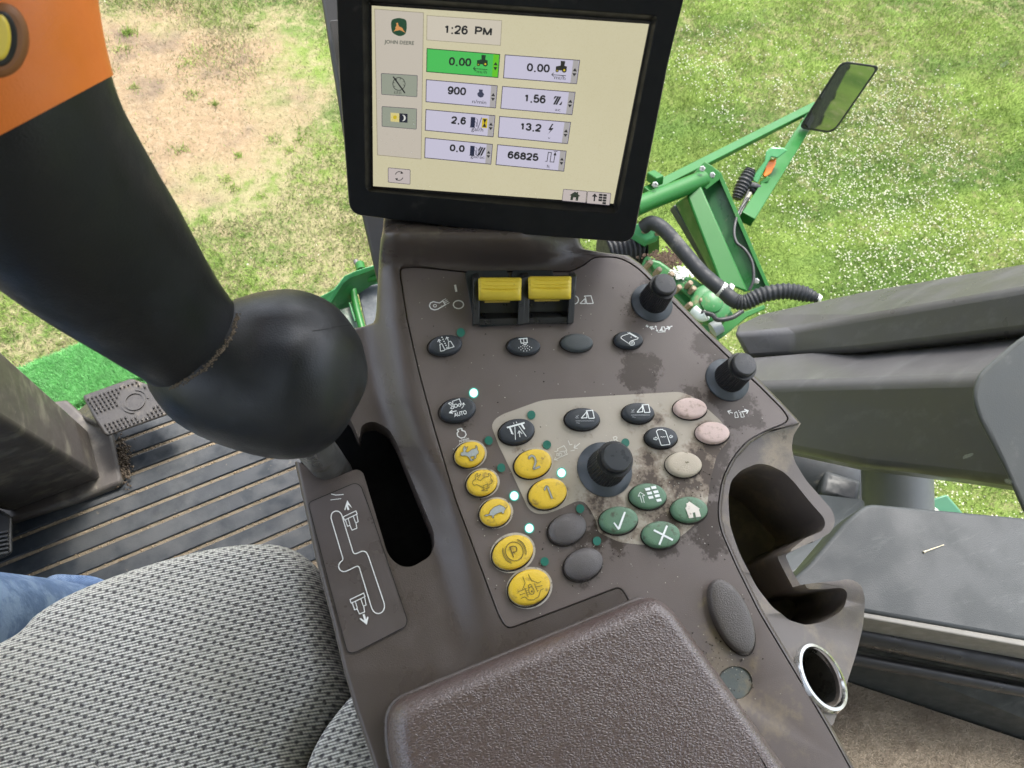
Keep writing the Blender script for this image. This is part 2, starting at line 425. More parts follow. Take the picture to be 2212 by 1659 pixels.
rnd = rng.random(n)*.8+cells(P, .2, 30)*.2; rnd[istuft] = 1.
raw_mesh('grass', V, 3, ground_material(True), {'rnd': np.repeat(rnd, 3)}, kind='stuff', label='mown grass with dry straw and bare patches around the machine')

# clover heads: small white balls, thick in a belt to the right
Q = np.zeros((160000, 3)); Q[:, 0] = rng.uniform(-2, 7.2, 160000); Q[:, 1] = rng.uniform(-.8, 6, 160000); Q = Q[inview(Q, 330)]
q = (Q-C)@R; qx = CX-F*q[:, 0]/q[:, 2]; qy = CY+F*q[:, 1]/q[:, 2]
tt_ = qy-.55*(qx-1500)
belt = np.clip((qx-1330)/260, 0, 1)*np.clip((tt_+130)/150, .04, 1)*np.clip((qy-20)/120, .1, 1)*(1-.45*np.clip((1750-qx)/400, 0, 1))
dens = belt*(.10+.90*np.clip((cells(Q, .60, 40)*.55+cells(Q, .17, 41)*.45-.37)*4.5, 0, 1))+.010
Q = Q[(rng.random(len(Q)) < dens*.85) & (bare_at(Q) < .3)]; n = len(Q)
r = rng.uniform(.0026, .0056, n); Q[:, 2] = rng.uniform(.012, .035, n)
octa = np.array([(1, 0, 0), (0, 1, 0), (-1, 0, 0), (0, -1, 0), (0, 0, 1), (0, 0, -1.)]); fo = [(0, 1, 4), (1, 2, 4), (2, 3, 4), (3, 0, 4), (1, 0, 5), (2, 1, 5), (3, 2, 5), (0, 3, 5)]
rot = rng.uniform(0, 1.5, n); co, si = np.cos(rot), np.sin(rot)
ov = octa[np.array(fo).ravel()]; ov = np.repeat(ov[None], n, 0); x = ov[:, :, 0]*co[:, None]-ov[:, :, 1]*si[:, None]; y = ov[:, :, 0]*si[:, None]+ov[:, :, 1]*co[:, None]
V = np.stack([x, y, ov[:, :, 2]], 2)*r[:, None, None]+Q[:, None, :]
raw_mesh('clover_flowers', V.reshape(-1, 3), 3, M('clover_white', (.62, .60, .46), .8, .25, 60), {}, kind='stuff', label='white clover heads scattered through the grass ahead')

# ================================================================== CAB SHELL (roof, rear wall, floor, sill, glass)
dark_trim = M('dark_trim', (.030, .029, .028), .55, .2, 20, .15, 700, dirt=((.11, .095, .075), .25, 9))
liner = M('headliner', (.36, .345, .325), .9, .1, 12, .2, 400)
rf = mk('cab_roof', *join(beam((-.95, .08, 3.72), (.98, .08, 3.72), 2.1, .12)), liner, kind='structure', bevel=.02)
mk('rear_wall', *beam((-.95, -.99, 2.78), (.98, -.99, 2.78), .06, 1.7), liner, kind='structure', bevel=.01)
rubber = M('floor_rubber', (.0085, .0145, .022), .5, .3, 14, .25, 500, dirt=[((.070, .064, .052), .22, 9), ((.045, .049, .053), .8, 7), ((.19, .16, .11), .08, 60)], rvar=.2)
groove = M('groove_dirt', (.19, .155, .11), .95, .5, 160, .8, 900)
fl = mk('floor', *beam((-1.0, -.17, FLOOR_Z-.0275), (.06, -.17, FLOOR_Z-.0275), 1.66, .05), groove, kind='structure')
ang = math.radians(8.5); du = np.array((math.cos(ang), math.sin(ang))); dv = np.array((-du[1], du[0]))
for k in range(11):
    y0 = .352+.0298*k; bw = .0252; z0, z1 = FLOOR_Z-.003, FLOOR_Z
    xa, xb = -.62, .02
    c0 = np.array((0, y0+.014)); q = []
    for z, ww in ((z1, bw/2-.001), (z0, bw/2)):
        for s, xx in ((-1, xa), (-1, xb), (1, xb), (1, xa)): p_ = c0+du*xx+dv*s*ww; q.append((p_[0], p_[1], z))
    mk('mat_rib', q, prism(q[:4], q[4:])[1], rubber, fl, bevel=.0012, seg=2)
gritm = M('grit', (.26, .20, .13), .95, .5, 300, .5, 1200)
def crumbs(name, pts, rmin, rmax, mat, **kw):
    v, f = [], []
    for p in pts:
        r_ = random.uniform(rmin, rmax); k = len(v)
        for a in range(5):
            t = a*1.257+random.random(); v.append((p[0]+math.cos(t)*r_*random.uniform(.6, 1.3), p[1]+math.sin(t)*r_*random.uniform(.6, 1.3), p[2]+random.uniform(0, .4)*r_))
        v.append((p[0], p[1], p[2]+r_)); f += [(k+i, k+(i+1) % 5, k+5) for i in range(5)]
    return mk(name, v, f, mat, kind='stuff', **kw)
pts = []
for k in range(11):
    for _ in range(130):
        x = random.uniform(-.62, .02); p_ = np.array((0, .352+.0298*k-.0009))+du*x+dv*random.uniform(-.0022, .0022); pts.append((p_[0], p_[1], FLOOR_Z-.0025))
crumbs('grit', pts, .0008, .0019, gritm, label='tan grit lying in the grooves of the rubber floor mat')
soilm = M('dry_mud', (.085, .062, .042), .95, .5, 120, .9, 500)
cl = [tuple(onz(random.gauss(264, 9), 985+random.gauss(12, 24), FLOOR_Z+random.uniform(0, .010))) for _ in range(420)]
crumbs('mud', cl, .0008, .0028, soilm, label='dried mud and chaff piled at the corner of the pedestal')

# sill and trim below the right window
sillm = M('sill_grey', (.029, .034, .037), .52, .14, 9, .3, 700, dirt=[((.046, .052, .054), .30, 12), ((.10, .11, .11), .05, 90)], streak=(2, 9, 8, .3))
ZS = 2.30
sp = [(1871, 1086), (2800, 1172), (2800, 1484), (1871, 1323), (1720, 1296), (1700, 1260), (1749, 1218), (1825, 1128)]
sp = smooth_poly(sp, [22, 0, 0, 0, 0, 0, 0, 10])
top = [tuple(onz(x, y, ZS)) for x, y in sp]; bot = [(x, y, z-.05) for x, y, z in top]
sill = mk('window_sill', *prism(top, bot), sillm, kind='structure', bevel=.004)
lp = [(1700, 1294), (1871, 1323.5), (2800, 1483.5), (2800, 1501), (1871, 1336), (1700, 1306)]
top = [tuple(onz(x, y, ZS-.002)) for x, y in lp]; 
mk('sill_strip', *prism(top, [(x, y, z-.045) for x, y, z in top]), M('sill_edge', (.17, .165, .15), .5, .2, 30, .2), sill, bevel=.0015)
sealm = M('black_seal', (.010, .010, .011), .38, .2, 20)
for (pa, pb, zz, rr) in (((1690, 1336), (2800, 1554), ZS-.055, .013), ((1690, 1392), (2800, 1600), ZS-.085, .008)):
    mk('rubber_seal', *tube([onz(*pa, zz), onz(*pb, zz)], rr, 14), sealm, sill, smooth=True)
lw = [(1640, 1320), (2800, 1521), (2800, 1791), (1640, 1412)]
q = [tuple(onz(*lw[0], 2.215)), tuple(onz(*lw[1], 2.215)), tuple(onz(*lw[2], 2.120)), tuple(onz(*lw[3], 2.120))]
mk('side_wall', *prism(q, [(x, y, z-.06) for x, y, z in q]), M('side_trim', (.026, .030, .029), .7, .3, 30, .3, 500, dirt=((.045, .05, .048), .4, 10), streak=(3, 12, 10, .4)), kind='structure')
# carpeted floor on the right
cm, ct, cp = newmat('carpet')
cc = ct.mix(ct.noise(330, 3, .7), (.17, .14, .105), (.52, .44, .345)); cc = ct.mix(ct.mr(ct.noise(26, 4), .4, .7), cc, (.24, .195, .15)); ct.ln(cc, cp.inputs['Base Color']); cp.inputs['Roughness'].default_value = 1
cb = ct.new('ShaderNodeBump'); cb.inputs['Strength'].default_value = 1; cb.inputs['Distance'].default_value = .004; ct.ln(ct.noise(450, 3, .7), cb.inputs['Height']); ct.ln(cb.outputs[0], cp.inputs['Normal'])
ZC = 2.125
q = [tuple(onz(*p_, ZC)) for p_ in ((1600, 1395), (1843, 1477), (2800, 1796), (2800, 2250), (1300, 2100), (1400, 1500))]
carp = mk('carpet', *prism(q, [(x, y, z-.05) for x, y, z in q]), cm, kind='structure')
N_ = 16000; cx_ = rng.uniform(1600, 2230, N_); cy_ = rng.uniform(1395, 1675, N_); ok = cy_ > 1395+(cx_-1600)*.332+3
fb = np.array([onz(x, y, ZC) for x, y in zip(cx_[ok], cy_[ok])]); n = len(fb)
a_ = rng.uniform(0, 6.28, n); l_ = rng.uniform(.001, .003, n); hh = rng.uniform(.001, .0042, n)
tp = fb+np.stack([np.cos(a_)*l_, np.sin(a_)*l_, hh], 1); uu = np.stack([-np.sin(a_), np.cos(a_), 0*a_], 1)*.00035
pile = raw_mesh('carpet_pile', np.stack([fb-uu, fb+uu, tp], 1).reshape(-1, 3), 3, cm, {}, kind='stuff'); pile.parent = carp

# curved windscreen and right window in one clear pane
gm, gt, gp = newmat('clear_glass'); gt.n.remove(gp); tr = gt.new('ShaderNodeBsdfTransparent'); tr.inputs[0].default_value = (.985, .99, .985, 1)
gt.ln(tr.outputs[0], gt.n['Material Output'].inputs[0])
prof = spline([(-.95, .50), (-.7, .80), (-.3, .915), (.1, .93), (.45, .86), (.70, .66), (.765, .40), (.77, 0), (.77, -.8)], 6)
gv = [(x, y, z) for z in (FLOOR_Z-.02, 3.66) for x, y in prof]; k = len(prof)
ws = thing('windscreen', 'clear curved cab glass with a few grey smears in front of the field', 'window', at((0, .9, FLOOR_Z)))
gl = mk('pane', gv, [(i, i+1, k+i+1, k+i) for i in range(k-1)], gm, ws, smooth=True, local=False)
bpy.context.view_layer.update()
gtree = bvh(gl); sm = Art()
smear = M('glass_smear', (.55, .60, .56), .7, .2, 90); p_ = smear.node_tree.nodes['Principled BSDF']; p_.inputs['Alpha'].default_value = .26
def blob(cx, cy, a, b, rot, n=14): return [(x+random.uniform(-.16, .16)*a, y+random.uniform(-.16, .16)*b) for x, y in circ(cx, cy, a, b, rot, n)]
for a in ((2069, 184, 9, 5, -40), (2170, 138, 12, 5, -35), (2066, 389, 8, 5, -20), (1652, 22, 5, 3, -50), (2090, 985, 12, 4, -25), (2178, 1040, 9, 5, 20), (1998, 240, 3, 2, 0)):
    v, f = flat(blob(*a), lambda x, y: hit(gtree, x, y, .002)); mk('smear', v, f, smear, ws, local=False)

# ================================================================== CONTROL CONSOLE
con = thing('control_console', 'brown armrest console covered in oval buttons, knobs and printed symbols', 'control console', PM)
def A4(x, y): return (932.6+.19841*x, 822.9+.19841*y)      # picture crops used when reading positions off the photograph
def A5(x, y): return (1261.8+.19841*x, 822.9+.19841*y)
def A6(x, y): return (877.8+.19841*x, 548.6+.19841*y)
def A7(x, y): return (932.6+.19841*x, 1097.2+.19841*y)
def A8(x, y): return (1371.5+.12401*x, 1097.2+.12401*y)
def A9(x, y): return (1261.8+.11408*x, 592.5+.11408*y)
def AS(x, y): return (603.5+.34722*x, 877.8+.34722*y)
def AR(x, y): return (1228.9+.29762*x, 329.2+.29762*y)
def AC(x, y): return (1443.9+.34722*x, 548.6+.34722*y)
def AB(x, y): return (1443.9+.34722*x, 1083+.34722*y)
def AO(x, y): return (1481.2+.19841*x, 1206.9+.19841*y)

STAINS = [(1383, 806, 62, .95), (1405, 790, 40, .6), (1360, 770, 40, .5), (1522, 742, 46, .95), (1545, 765, 40, .9), (1590, 885, 62, .9), (1545, 850, 46, .8), (1412, 612, 46, .75), (1375, 665, 50, .6), (1630, 905, 40, .8),
          (1545, 962, 60, 1.1), (1510, 1000, 62, 1.15), (1480, 1050, 70, 1.0), (1535, 1030, 50, 1.05), (1400, 1040, 66, .85), (1300, 1085, 70, .8), (1440, 1120, 80, .9), (1520, 1130, 70, .95), (1395, 990, 34, .9), (1545, 1180, 46, .8),
          (1290, 1160, 46, .75), (1255, 1180, 50, .5), (1420, 905, 40, .6), (1330, 1180, 46, .6), (1210, 1190, 40, .35), (1205, 1075, 40, .5), (1118, 940, 54, .42), (1152, 1010, 56, .40), (1184, 1072, 56, .42), (1260, 912, 52, .45), (1380, 900, 50, .5), (1430, 955, 52, .6), (1401, 1082, 56, .7), (1490, 1112, 56, .8), (1338, 1134, 58, .7), (1429, 1166, 58, .75), (1305, 1030, 84, .55), (1541, 945, 52, .75), (1227, 1152, 52, .4), (1262, 1230, 54, .4), (963, 756, 46, .3), (1132, 756, 46, .3), (990, 896, 50, .35), (1490, 840, 40, .5)]
TAN = [(1545, 1370, 60, .8), (1560, 1440, 80, .9), (1600, 1520, 90, .85), (1530, 1300, 40, .6), (1680, 1560, 110, .7), (1625, 1430, 60, .6)]
def panel_mat(name, col, rough, stains, dirtcol, bump=.22, bs=1500, var=.1, extra=None):
    m, t, p = newmat(name)
    c = t.mix(t.noise(22, 5, .6), mul(col, 1-var), mul(col, 1+var))
    nz = t.math('ADD', t.math('MULTIPLY', t.noise(75, 5, .62), .65), t.math('MULTIPLY', t.noise(330, 4, .7), .35))
    def field(lst):
        acc = None
        for (x, y, r, s) in lst:
            q = L(x, y); rr = np.linalg.norm(np.array(L(x+r, y))-np.array(q))
            d = t.new('ShaderNodeVectorMath', operation='DISTANCE'); t.ln(t.coord(), d.inputs[0]); d.inputs[1].default_value = q
            v = t.math('MULTIPLY_ADD', d.outputs['Value'], -s/rr, s)
            acc = v if acc is None else t.math('MAXIMUM', acc, v)
        return t.math('MAXIMUM', acc, 0.)
    for lst, dc, lo, hi, am in stains:
        f = field(lst)
        e = t.math('ADD', t.math('MULTIPLY', f, .62), t.math('MULTIPLY', t.math('SUBTRACT', nz, .5), 1.5))
        k = t.math('MULTIPLY', t.mr(e, lo, hi, 0, am), t.mr(f, 0.0, .2))
        c = t.mix(k, c, dc)
    t.ln(c, p.inputs['Base Color'])
    t.ln(t.mr(t.noise(35, 4), .3, .7, rough-.08, rough+.1), p.inputs['Roughness'])
    b = t.new('ShaderNodeBump'); b.inputs['Strength'].default_value = bump; b.inputs['Distance'].default_value = .0005
    t.ln(t.noise(bs, 2), b.inputs['Height']); t.ln(b.outputs[0], p.inputs['Normal'])
    return m
brown = hexc(88, 80, 77)
facem = panel_mat('faceplate_brown', (.140, .116, .107), .38, [(STAINS, (.040, .027, .021), .13, .30, .95), (TAN, (.24, .195, .135), .16, .5, .66)], None)
beigem = panel_mat('beige_field', (.43, .385, .32), .5, [(STAINS, (.16, .115, .080), .06, .36, .8), (STAINS, (.055, .037, .027), .32, .46, .88)], None, var=.13)
bodym = M('console_plastic', (.080, .064, .057), .34, .12, 16, .30, 1300, dirt=[((.17, .145, .105), .20, 12)], rvar=.1)
holdm = M('cup_holder_plastic', (.125, .106, .094), .46, .12, 16, .3, 1300, dirt=[((.24, .20, .145), .55, 20), ((.030, .024, .022), .18, 40)])

LEFT = [(470, 829), (497, 827), (515, 823), (555, 819), (615, 816), (675, 813), (690, 810), (698, 806), (704, 790), (710, 762), (740, 735), (800, 703), (860, 676), (900, 660), (945, 642), (989, 635), (1051, 648), (1130, 665),
        (1211, 683), (1346, 718), (1447, 742), (1530, 766), (1640, 803), (1800, 850)]
SEAMR = [(470, 1250), (523, 1253), (536, 1259), (543, 1272), (545, 1300), (547, 1340), (551, 1357), (570, 1384), (600, 1413), (645, 1461), (713, 1526), (767, 1586), (816, 1635), (868, 1687), (905, 1722), (915, 1730), (921, 1706), (929, 1668), (940, 1650), (957, 1621), (990, 1591), (1035, 1568),
         (1090, 1560), (1120, 1560), (1152, 1568), (1222, 1599), (1319, 1648), (1458, 1731), (1576, 1800), (1659, 1845), (1800, 1925)]
RIDGE = [(470, 850), (583, 842), (687, 852), (771, 866), (861, 884), (965, 920), (1069, 970), (1200, 1010), (1330, 1040), (1800, 1130)]
def body_w(x, y):
    r = interp(RIDGE, y); d = 1-.85*min(1, max(0, (y-1030)/420))
    w_ = -.020*d*(1-ss(r-78, r+4, x))
    w_ += .0018*math.exp(-((x-r-14)/16)**2)*d
    w_ += .034*(1-ss(500, 585, y))*(1-ss(1120, 1285, x))
    if y < 504: w_ -= .03*((504-y)/30)**1.5*(1-.8*ss(1120, 1285, x))
    return w_
ys = sorted(set([470, 478, 486, 492, 497, 500, 503, 506]+list(range(510, 690, 7))+list(range(690, 716, 2))+list(range(716, 880, 8))+list(range(880, 1000, 3))+list(range(1000, 1810, 10))))
V = []; NC = 74
for y in ys:
    xl, xr = interp(LEFT, y), interp(SEAMR, y); row = []
    k = [(xl, -.0060), (xl+1.2, -.0030), (xl+3.5, -.0011), (xl+7.5, -.0002)]
    for x, dw in k: row.append(L(x, y, body_w(x, y)+dw))
    for i in range(NC):
        x = xl+11+(xr-11-xl-9)*i/(NC-1); row.append(L(x, y, body_w(x, y)))
    for x, dw in ((xr-6, -.0002), (xr-3, -.0010), (xr-1, -.0024), (xr, -.0050)): row.append(L(x, y, body_w(x, y)+dw))
    a, b = row[-1], row[0]
    row += [(a[0]-.002, a[1], -.30), (b[0]+.006, b[1], -.30)]
    row.insert(0, (b[0]+.002, b[1], b[2]-.05)); V += row
K = len(row); nR = len(ys)
Fc = [(j*K+i, j*K+(i+1) % K, (j+1)*K+(i+1) % K, (j+1)*K+i) for j in range(nR-1) for i in range(K)]+[tuple(range(K)), tuple(range((nR-1)*K, nR*K))]
body = mk('body', V, Fc, bodym, con, smooth=True)
# face plate outline (the dark joint) : cut a shallow pocket for it, then lay the plate in
FP = [(866, 600), (864, 580), (895, 577), (1010, 589), (1060, 588), (1230, 588), (1262, 574), (1283, 556), (1337, 556), (1375, 577), (1444, 645), (1515, 716), (1582, 781), (1640, 835), (1690, 885), (1703, 905), (1692, 915), (1651, 931), (1610, 954), (1580, 991), (1559, 1035),
      (1550.5, 1090), (1551, 1122), (1559, 1153), (1590, 1224), (1638, 1321), (1721, 1460), (1791, 1578), (1836, 1660), (1905, 1790), (1500, 1790), (1430, 1500), (1356, 1290), (1340, 1266), (1220, 1312), (1096, 1359), (1078, 1330), (1040, 1228), (985, 1081), (940, 930), (905, 800), (880, 690)]
FPs = smooth_poly(FP, [8, 14, 16, 0, 0, 0, 14, 20, 24, 24, 6, 6, 6, 6, 16, 12, 9, 14, 18, 18, 18, 16, 14, 12, 14, 14, 14, 14, 14, 0, 0, 0, 14, 20, 20, 26, 20, 10, 10, 10, 10, 10])
def grow(pts, d):
    a = sum(pts[i-1][0]*pts[i][1]-pts[i][0]*pts[i-1][1] for i in range(len(pts))); s = 1 if a > 0 else -1; out = []
    for i in range(len(pts)):
        p0, p1, p2 = (np.array(pts[(i+k) % len(pts)]) for k in (-1, 0, 1)); t = p2-p0; n = np.array((t[1], -t[0]))*s; n = n/(np.linalg.norm(n)+1e-9); out.append(tuple(p1+n*d))
    return out
def cutter(px, wt, wb, ww=None):
    ww = wt if ww is None else ww
    b = [L(x, y, ww) for x, y in px]; return prism([(q[0], q[1], wt) for q in b], [(q[0], q[1], wb) for q in b])
slot = [(780, 913), (796, 905), (812, 905), (840, 921), (860, 958), (937, 1149), (939, 1178), (928, 1203), (892, 1225), (870, 1226), (850, 1214), (836, 1194), (784, 1015), (770, 1008), (752, 1014), (725, 1026), (700, 1029), (677, 1021), (659, 1003), (640, 990), (560, 975), (560, 890), (690, 850), (755, 895), (776, 945)]
slot = smooth_poly(slot, 10, 3)
hollow = [(700, 740), (860, 800), (930, 960), (985, 1150), (985, 1240), (900, 1290), (800, 1230), (740, 1090), (690, 1060), (668, 1030), (668, 980), (600, 960), (600, 870)]
socket = circ(1588, 1475, 38, 38, 0, 36)
boolean(body, [cutter(grow(FPs, 2.6), .03, -.0035, 0), cutter(slot, .03, -.27, -.014), cutter(hollow, -.040, -.120, -.046)])
mk('slot_shade', *flat([(640, 870), (800, 860), (900, 930), (975, 1150), (975, 1235), (900, 1280), (810, 1225), (750, 1080), (690, 1052), (655, 1018), (648, 985), (620, 960)], lambda x, y: L(x, y, -.052)), M('slot_shade_black', (.0035, .0035, .0038), .9, .2, 60, spec=.1), con, label='black sheet standing in for the shade inside the lever slot')  # matte black sheet added under the slot to paint the shade of its hollow
bw = body.modifiers.new('bevel', 'BEVEL'); bw.width = .0016; bw.segments = 2; bw.limit_method = 'ANGLE'; bw.angle_limit = math.radians(50)
for p in body.data.polygons: p.use_smooth = True
try: body.data.set_sharp_from_angle(angle=math.radians(42))
except Exception: pass
plate = pprism('faceplate', FPs, 0., -.0030, facem, con, bevel=.0005, seg=2)
boolean(plate, [cutter(circ(1588, 1475, 38, 36, 0, 32), .01, -.002, 0)])
# rear lip of the slot: worn inner wall is part of the body; side label plate
SP = smooth_poly([AS(*q) for q in ((180, 600), (470, 478), (505, 495), (560, 640), (795, 1330), (785, 1368), (470, 1530), (425, 1530), (400, 1440), (300, 1060))], [10, 8, 6, 10, 8, 8, 10, 8, 12, 12])
def left_w(x, y): return body_w(x, y)
a = Art(); a.poly(SP)
side = a.build('side_label_plate', lambda x, y: L(x, y, left_w(x, y)+.0011), M('label_plate', (.088, .073, .069), .36, .1, 18, .12, 1500), con, fine=14, smooth=True, sharp=80)
a = Art(); a.line(grow(SP, .6), 1.7, True); a.build('plate_joint', lambda x, y: L(x, y, left_w(x, y)+.0013), M('joint_black', (.010, .009, .008), .8), side)
white = M('white_print', (.78, .79, .77), .55, .08, 60)
WP = .00035                                        # print stands a hair above its ground
a = Art()
path = [AS(*q) for q in ((395, 700), (388, 672), (370, 653), (347, 650), (326, 664), (320, 692), (398, 955), (376, 970), (366, 995), (378, 1022), (402, 1030), (425, 1022), (493, 988), (575, 1258), (592, 1284), (617, 1291), (642, 1280), (655, 1250), (652, 1225), (553, 930), (540, 905), (517, 899), (463, 923))]
a.line(smooth_poly(path, 7, 3), 2.0, True)
def combine_head(a, ox, oy, s=1, up=True):
    T = lambda x, y: AS(ox+x*s, oy+y*s)
    a.line([T(0, 25), T(78, -12), T(86, 8), T(6, 46)], 1.8, True)
    a.line([T(12, 44), T(26, 84), T(40, 78), T(54, 108), T(84, 96), T(78, 62), T(92, 56), T(84, 14)], 1.7)
    a.line([T(30, 36), T(42, 76)], 1.6); a.line([T(62, 22), T(76, 62)], 1.6)
    if up: a.poly([T(26, -16), T(38, -20), T(28, -46), T(34, -48), T(56, -28), T(24, -78), T(6, -20), T(12, -14), T(18, -40)])
    else: a.poly([T(72, 112), T(84, 108), T(92, 140), T(100, 122), T(106, 128), T(96, 170), T(54, 136), T(60, 132), T(82, 146)])
combine_head(a, 398, 662); combine_head(a, 440, 1175, 1.08, False)
a.line([AS(322, 545), AS(352, 552), AS(400, 548)], 1.6); a.line([AS(318, 582), AS(384, 574)], 1.2)
a.build('shift_pattern', lambda x, y: L(x, y, left_w(x, y)+.0011+.0005), white, side)

# beige field under the header buttons, brown inset with the blank keys
BF = [A4(650, 490), A4(685, 418), A4(770, 362), A4(1180, 215), A4(1310, 198), (1355, 852.5), (1470, 846), (1500, 858), (1556, 908), (1572, 930), (1573, 952), (1548, 985), (1534, 1040), (1527, 1095), (1500, 1135), (1462, 1166), (1420, 1180), (1340, 1172), (1292, 1150), (1288, 1125), (1274, 1099), (1262, 1084), (1246, 1082), (1206, 1101), (1180, 1110), (1157, 1110), (1141, 1099), (1101, 1011), (1077, 962)]
sheet = lambda nm, px, w_, mat, par, **k: mk(nm, *flat(px, lambda x, y: L(x, y, w_)), mat, par, **k)
BFs = smooth_poly(BF, [14, 14, 14, 12, 12, 8, 14, 12, 10, 10, 8, 10, 10, 12, 12, 12, 12, 14, 10, 8, 10, 8, 8, 10, 10, 10, 10, 10, 10])
sheet('beige_field', BFs, WP, beigem, plate)

# ---- prints on the plate
a = Art()
T = A6
a.line(circ(*T(567, 551), 11, 8.6), 2.6, True)
pb = lambda nm: a.build(nm, lambda x, y: L(x, y, WP), white, plate)
pb('off_mark'); a = Art(); a.line([A6(530, 335), A6(545, 412)], 4.6); pb('on_mark'); a = Art()
dr = [T(390, 512), T(330, 520), T(285, 518), T(258, 545), T(255, 580), T(280, 605), T(320, 606), T(425, 552), T(405, 515)]
dr = [T(325, 527), T(295, 519), T(262, 533), T(251, 565), T(268, 596), T(305, 609), T(340, 602), T(425, 552), T(395, 510), T(362, 533)]
a.line(dr, 2.4, True); a.line(circ(*T(311, 564), 3.4, 2.8), 1.7, True)
for q in (((395, 505), (432, 487)), ((410, 520), (447, 500)), ((420, 532), (458, 514)), ((432, 548), (470, 530))): a.line([T(*q[0]), T(*q[1])], 1.3)
pb('drum_symbol'); a = Art(); a.line(circ(*T(1828, 500), 9, 8.8), 2.2, True); pb('off_mark'); a = Art()
a.line([T(1890, 540), T(1945, 485), T(1948, 540)], 1.9, True); a.line([T(1950, 470), T(1935, 458), T(2010, 455), T(2035, 538), T(1965, 540)], 2.0, True)
pb('header_symbol'); a = Art()
T = A9
a.line([T(1165, 980), T(1220, 985)], 2); a.line([T(1187, 955), T(1200, 1005)], 2)
a.line([T(1330, 1035), T(1240, 1000)], 2.6); a.line([T(1310, 992), T(1238, 999), T(1290, 1052)], 2.4)
a.line([T(1352, 980), T(1385, 1078)], 1.5); a.line([T(1338, 1005), T(1350, 975), T(1378, 1000)], 1.4); a.line([T(1358, 1062), T(1386, 1080), T(1398, 1050)], 1.4)
a.poly([T(1418, 1072), T(1465, 1010), T(1472, 1072)]); a.line([T(1470, 1010), T(1462, 998), T(1518, 996), T(1540, 1070), T(1484, 1074)], 1.7, True)
a.line([T(1392, 1095), T(1540, 1090)], 1.3)
a.line([T(1540, 1035), T(1625, 1005)], 2.6); a.line([T(1565, 988), T(1628, 1003), T(1600, 1055)], 2.4); a.line([T(1630, 990), T(1672, 982)], 2.2)
pb('height_symbol'); a = Art()
T = A5
a.line([T(1620, 350), T(1565, 330)], 1.6); a.line([T(1600, 318), T(1562, 329), T(1585, 362)], 1.5)
a.line([T(1715, 335), T(1782, 325)], 2.4); a.line([T(1745, 308), T(1785, 324), T(1770, 355)], 2.3)
a.line([T(1640, 345), T(1660, 335), T(1680, 395), T(1645, 400)], 1.2, True); a.line([T(1705, 335), T(1725, 340), T(1745, 390), T(1710, 395)], 1.2, True)
for k in range(4): a.poly(circ(*T(1683+k*8, 325+k*18), 1.1, 1.1, 0, 8))
pb('swath_symbol'); a = Art()
T = A4
en = [T(285, 540), T(275, 530), T(328, 514), T(330, 530), T(322, 535), T(362, 550), T(375, 585), T(355, 615), T(315, 622), T(282, 600), T(276, 570), T(292, 545)]
a.line(en, 2.2, True); a.text('n/min', T(302, 668), T(408, 640), 6.2, .012)
pb('engine_speed_symbol')
a = Art()
# combine symbol, L and R marks on the beige field
T = A4
a.line([T(1335, 765), T(1355, 770), T(1375, 755), T(1368, 740), T(1440, 705), T(1470, 755), T(1450, 765)], 1.6); a.line([T(1362, 790), T(1390, 795), T(1385, 815), T(1360, 815)], 1.5, True)
a.line(circ(*T(1400, 803), 3.4, 3), 1.3, True); a.line(circ(*T(1455, 775), 2.6, 2.4), 1.2, True); a.line([T(1385, 775), T(1440, 765)], 1.3)
a.line([T(1483, 792), T(1340, 858)], 1.6); a.line([T(1350, 828), T(1334, 860), T(1372, 862)], 1.6)
wp = M('worn_print', (.70, .69, .63), .6, .15, 200); bb_ = lambda nm: a.build(nm, lambda x, y: L(x, y, 2*WP), wp, plate)
bb_('machine_symbol'); a = Art()
a.line([T(1485, 648), T(1505, 695), T(1530, 690)], 1.7); a.line([T(1612, 678), T(1550, 730)], 1.8); a.line([T(1562, 692), T(1548, 731), T(1590, 735)], 1.7)
a.line([T(1510, 762), T(1560, 752)], 1.5)
bb_('steer_mark'); a = Art()
a.line([T(1915, 655), T(1955, 690)], 1.4); a.line([T(1942, 650), T(1965, 680), T(1960, 640)], 1.5)
a.line([T(1990, 668), T(1978, 612), T(2005, 604), T(2018, 618), T(2010, 634), T(1990, 640)], 1.7); a.line([T(2005, 640), T(2030, 655)], 1.7)
bb_('steer_mark')

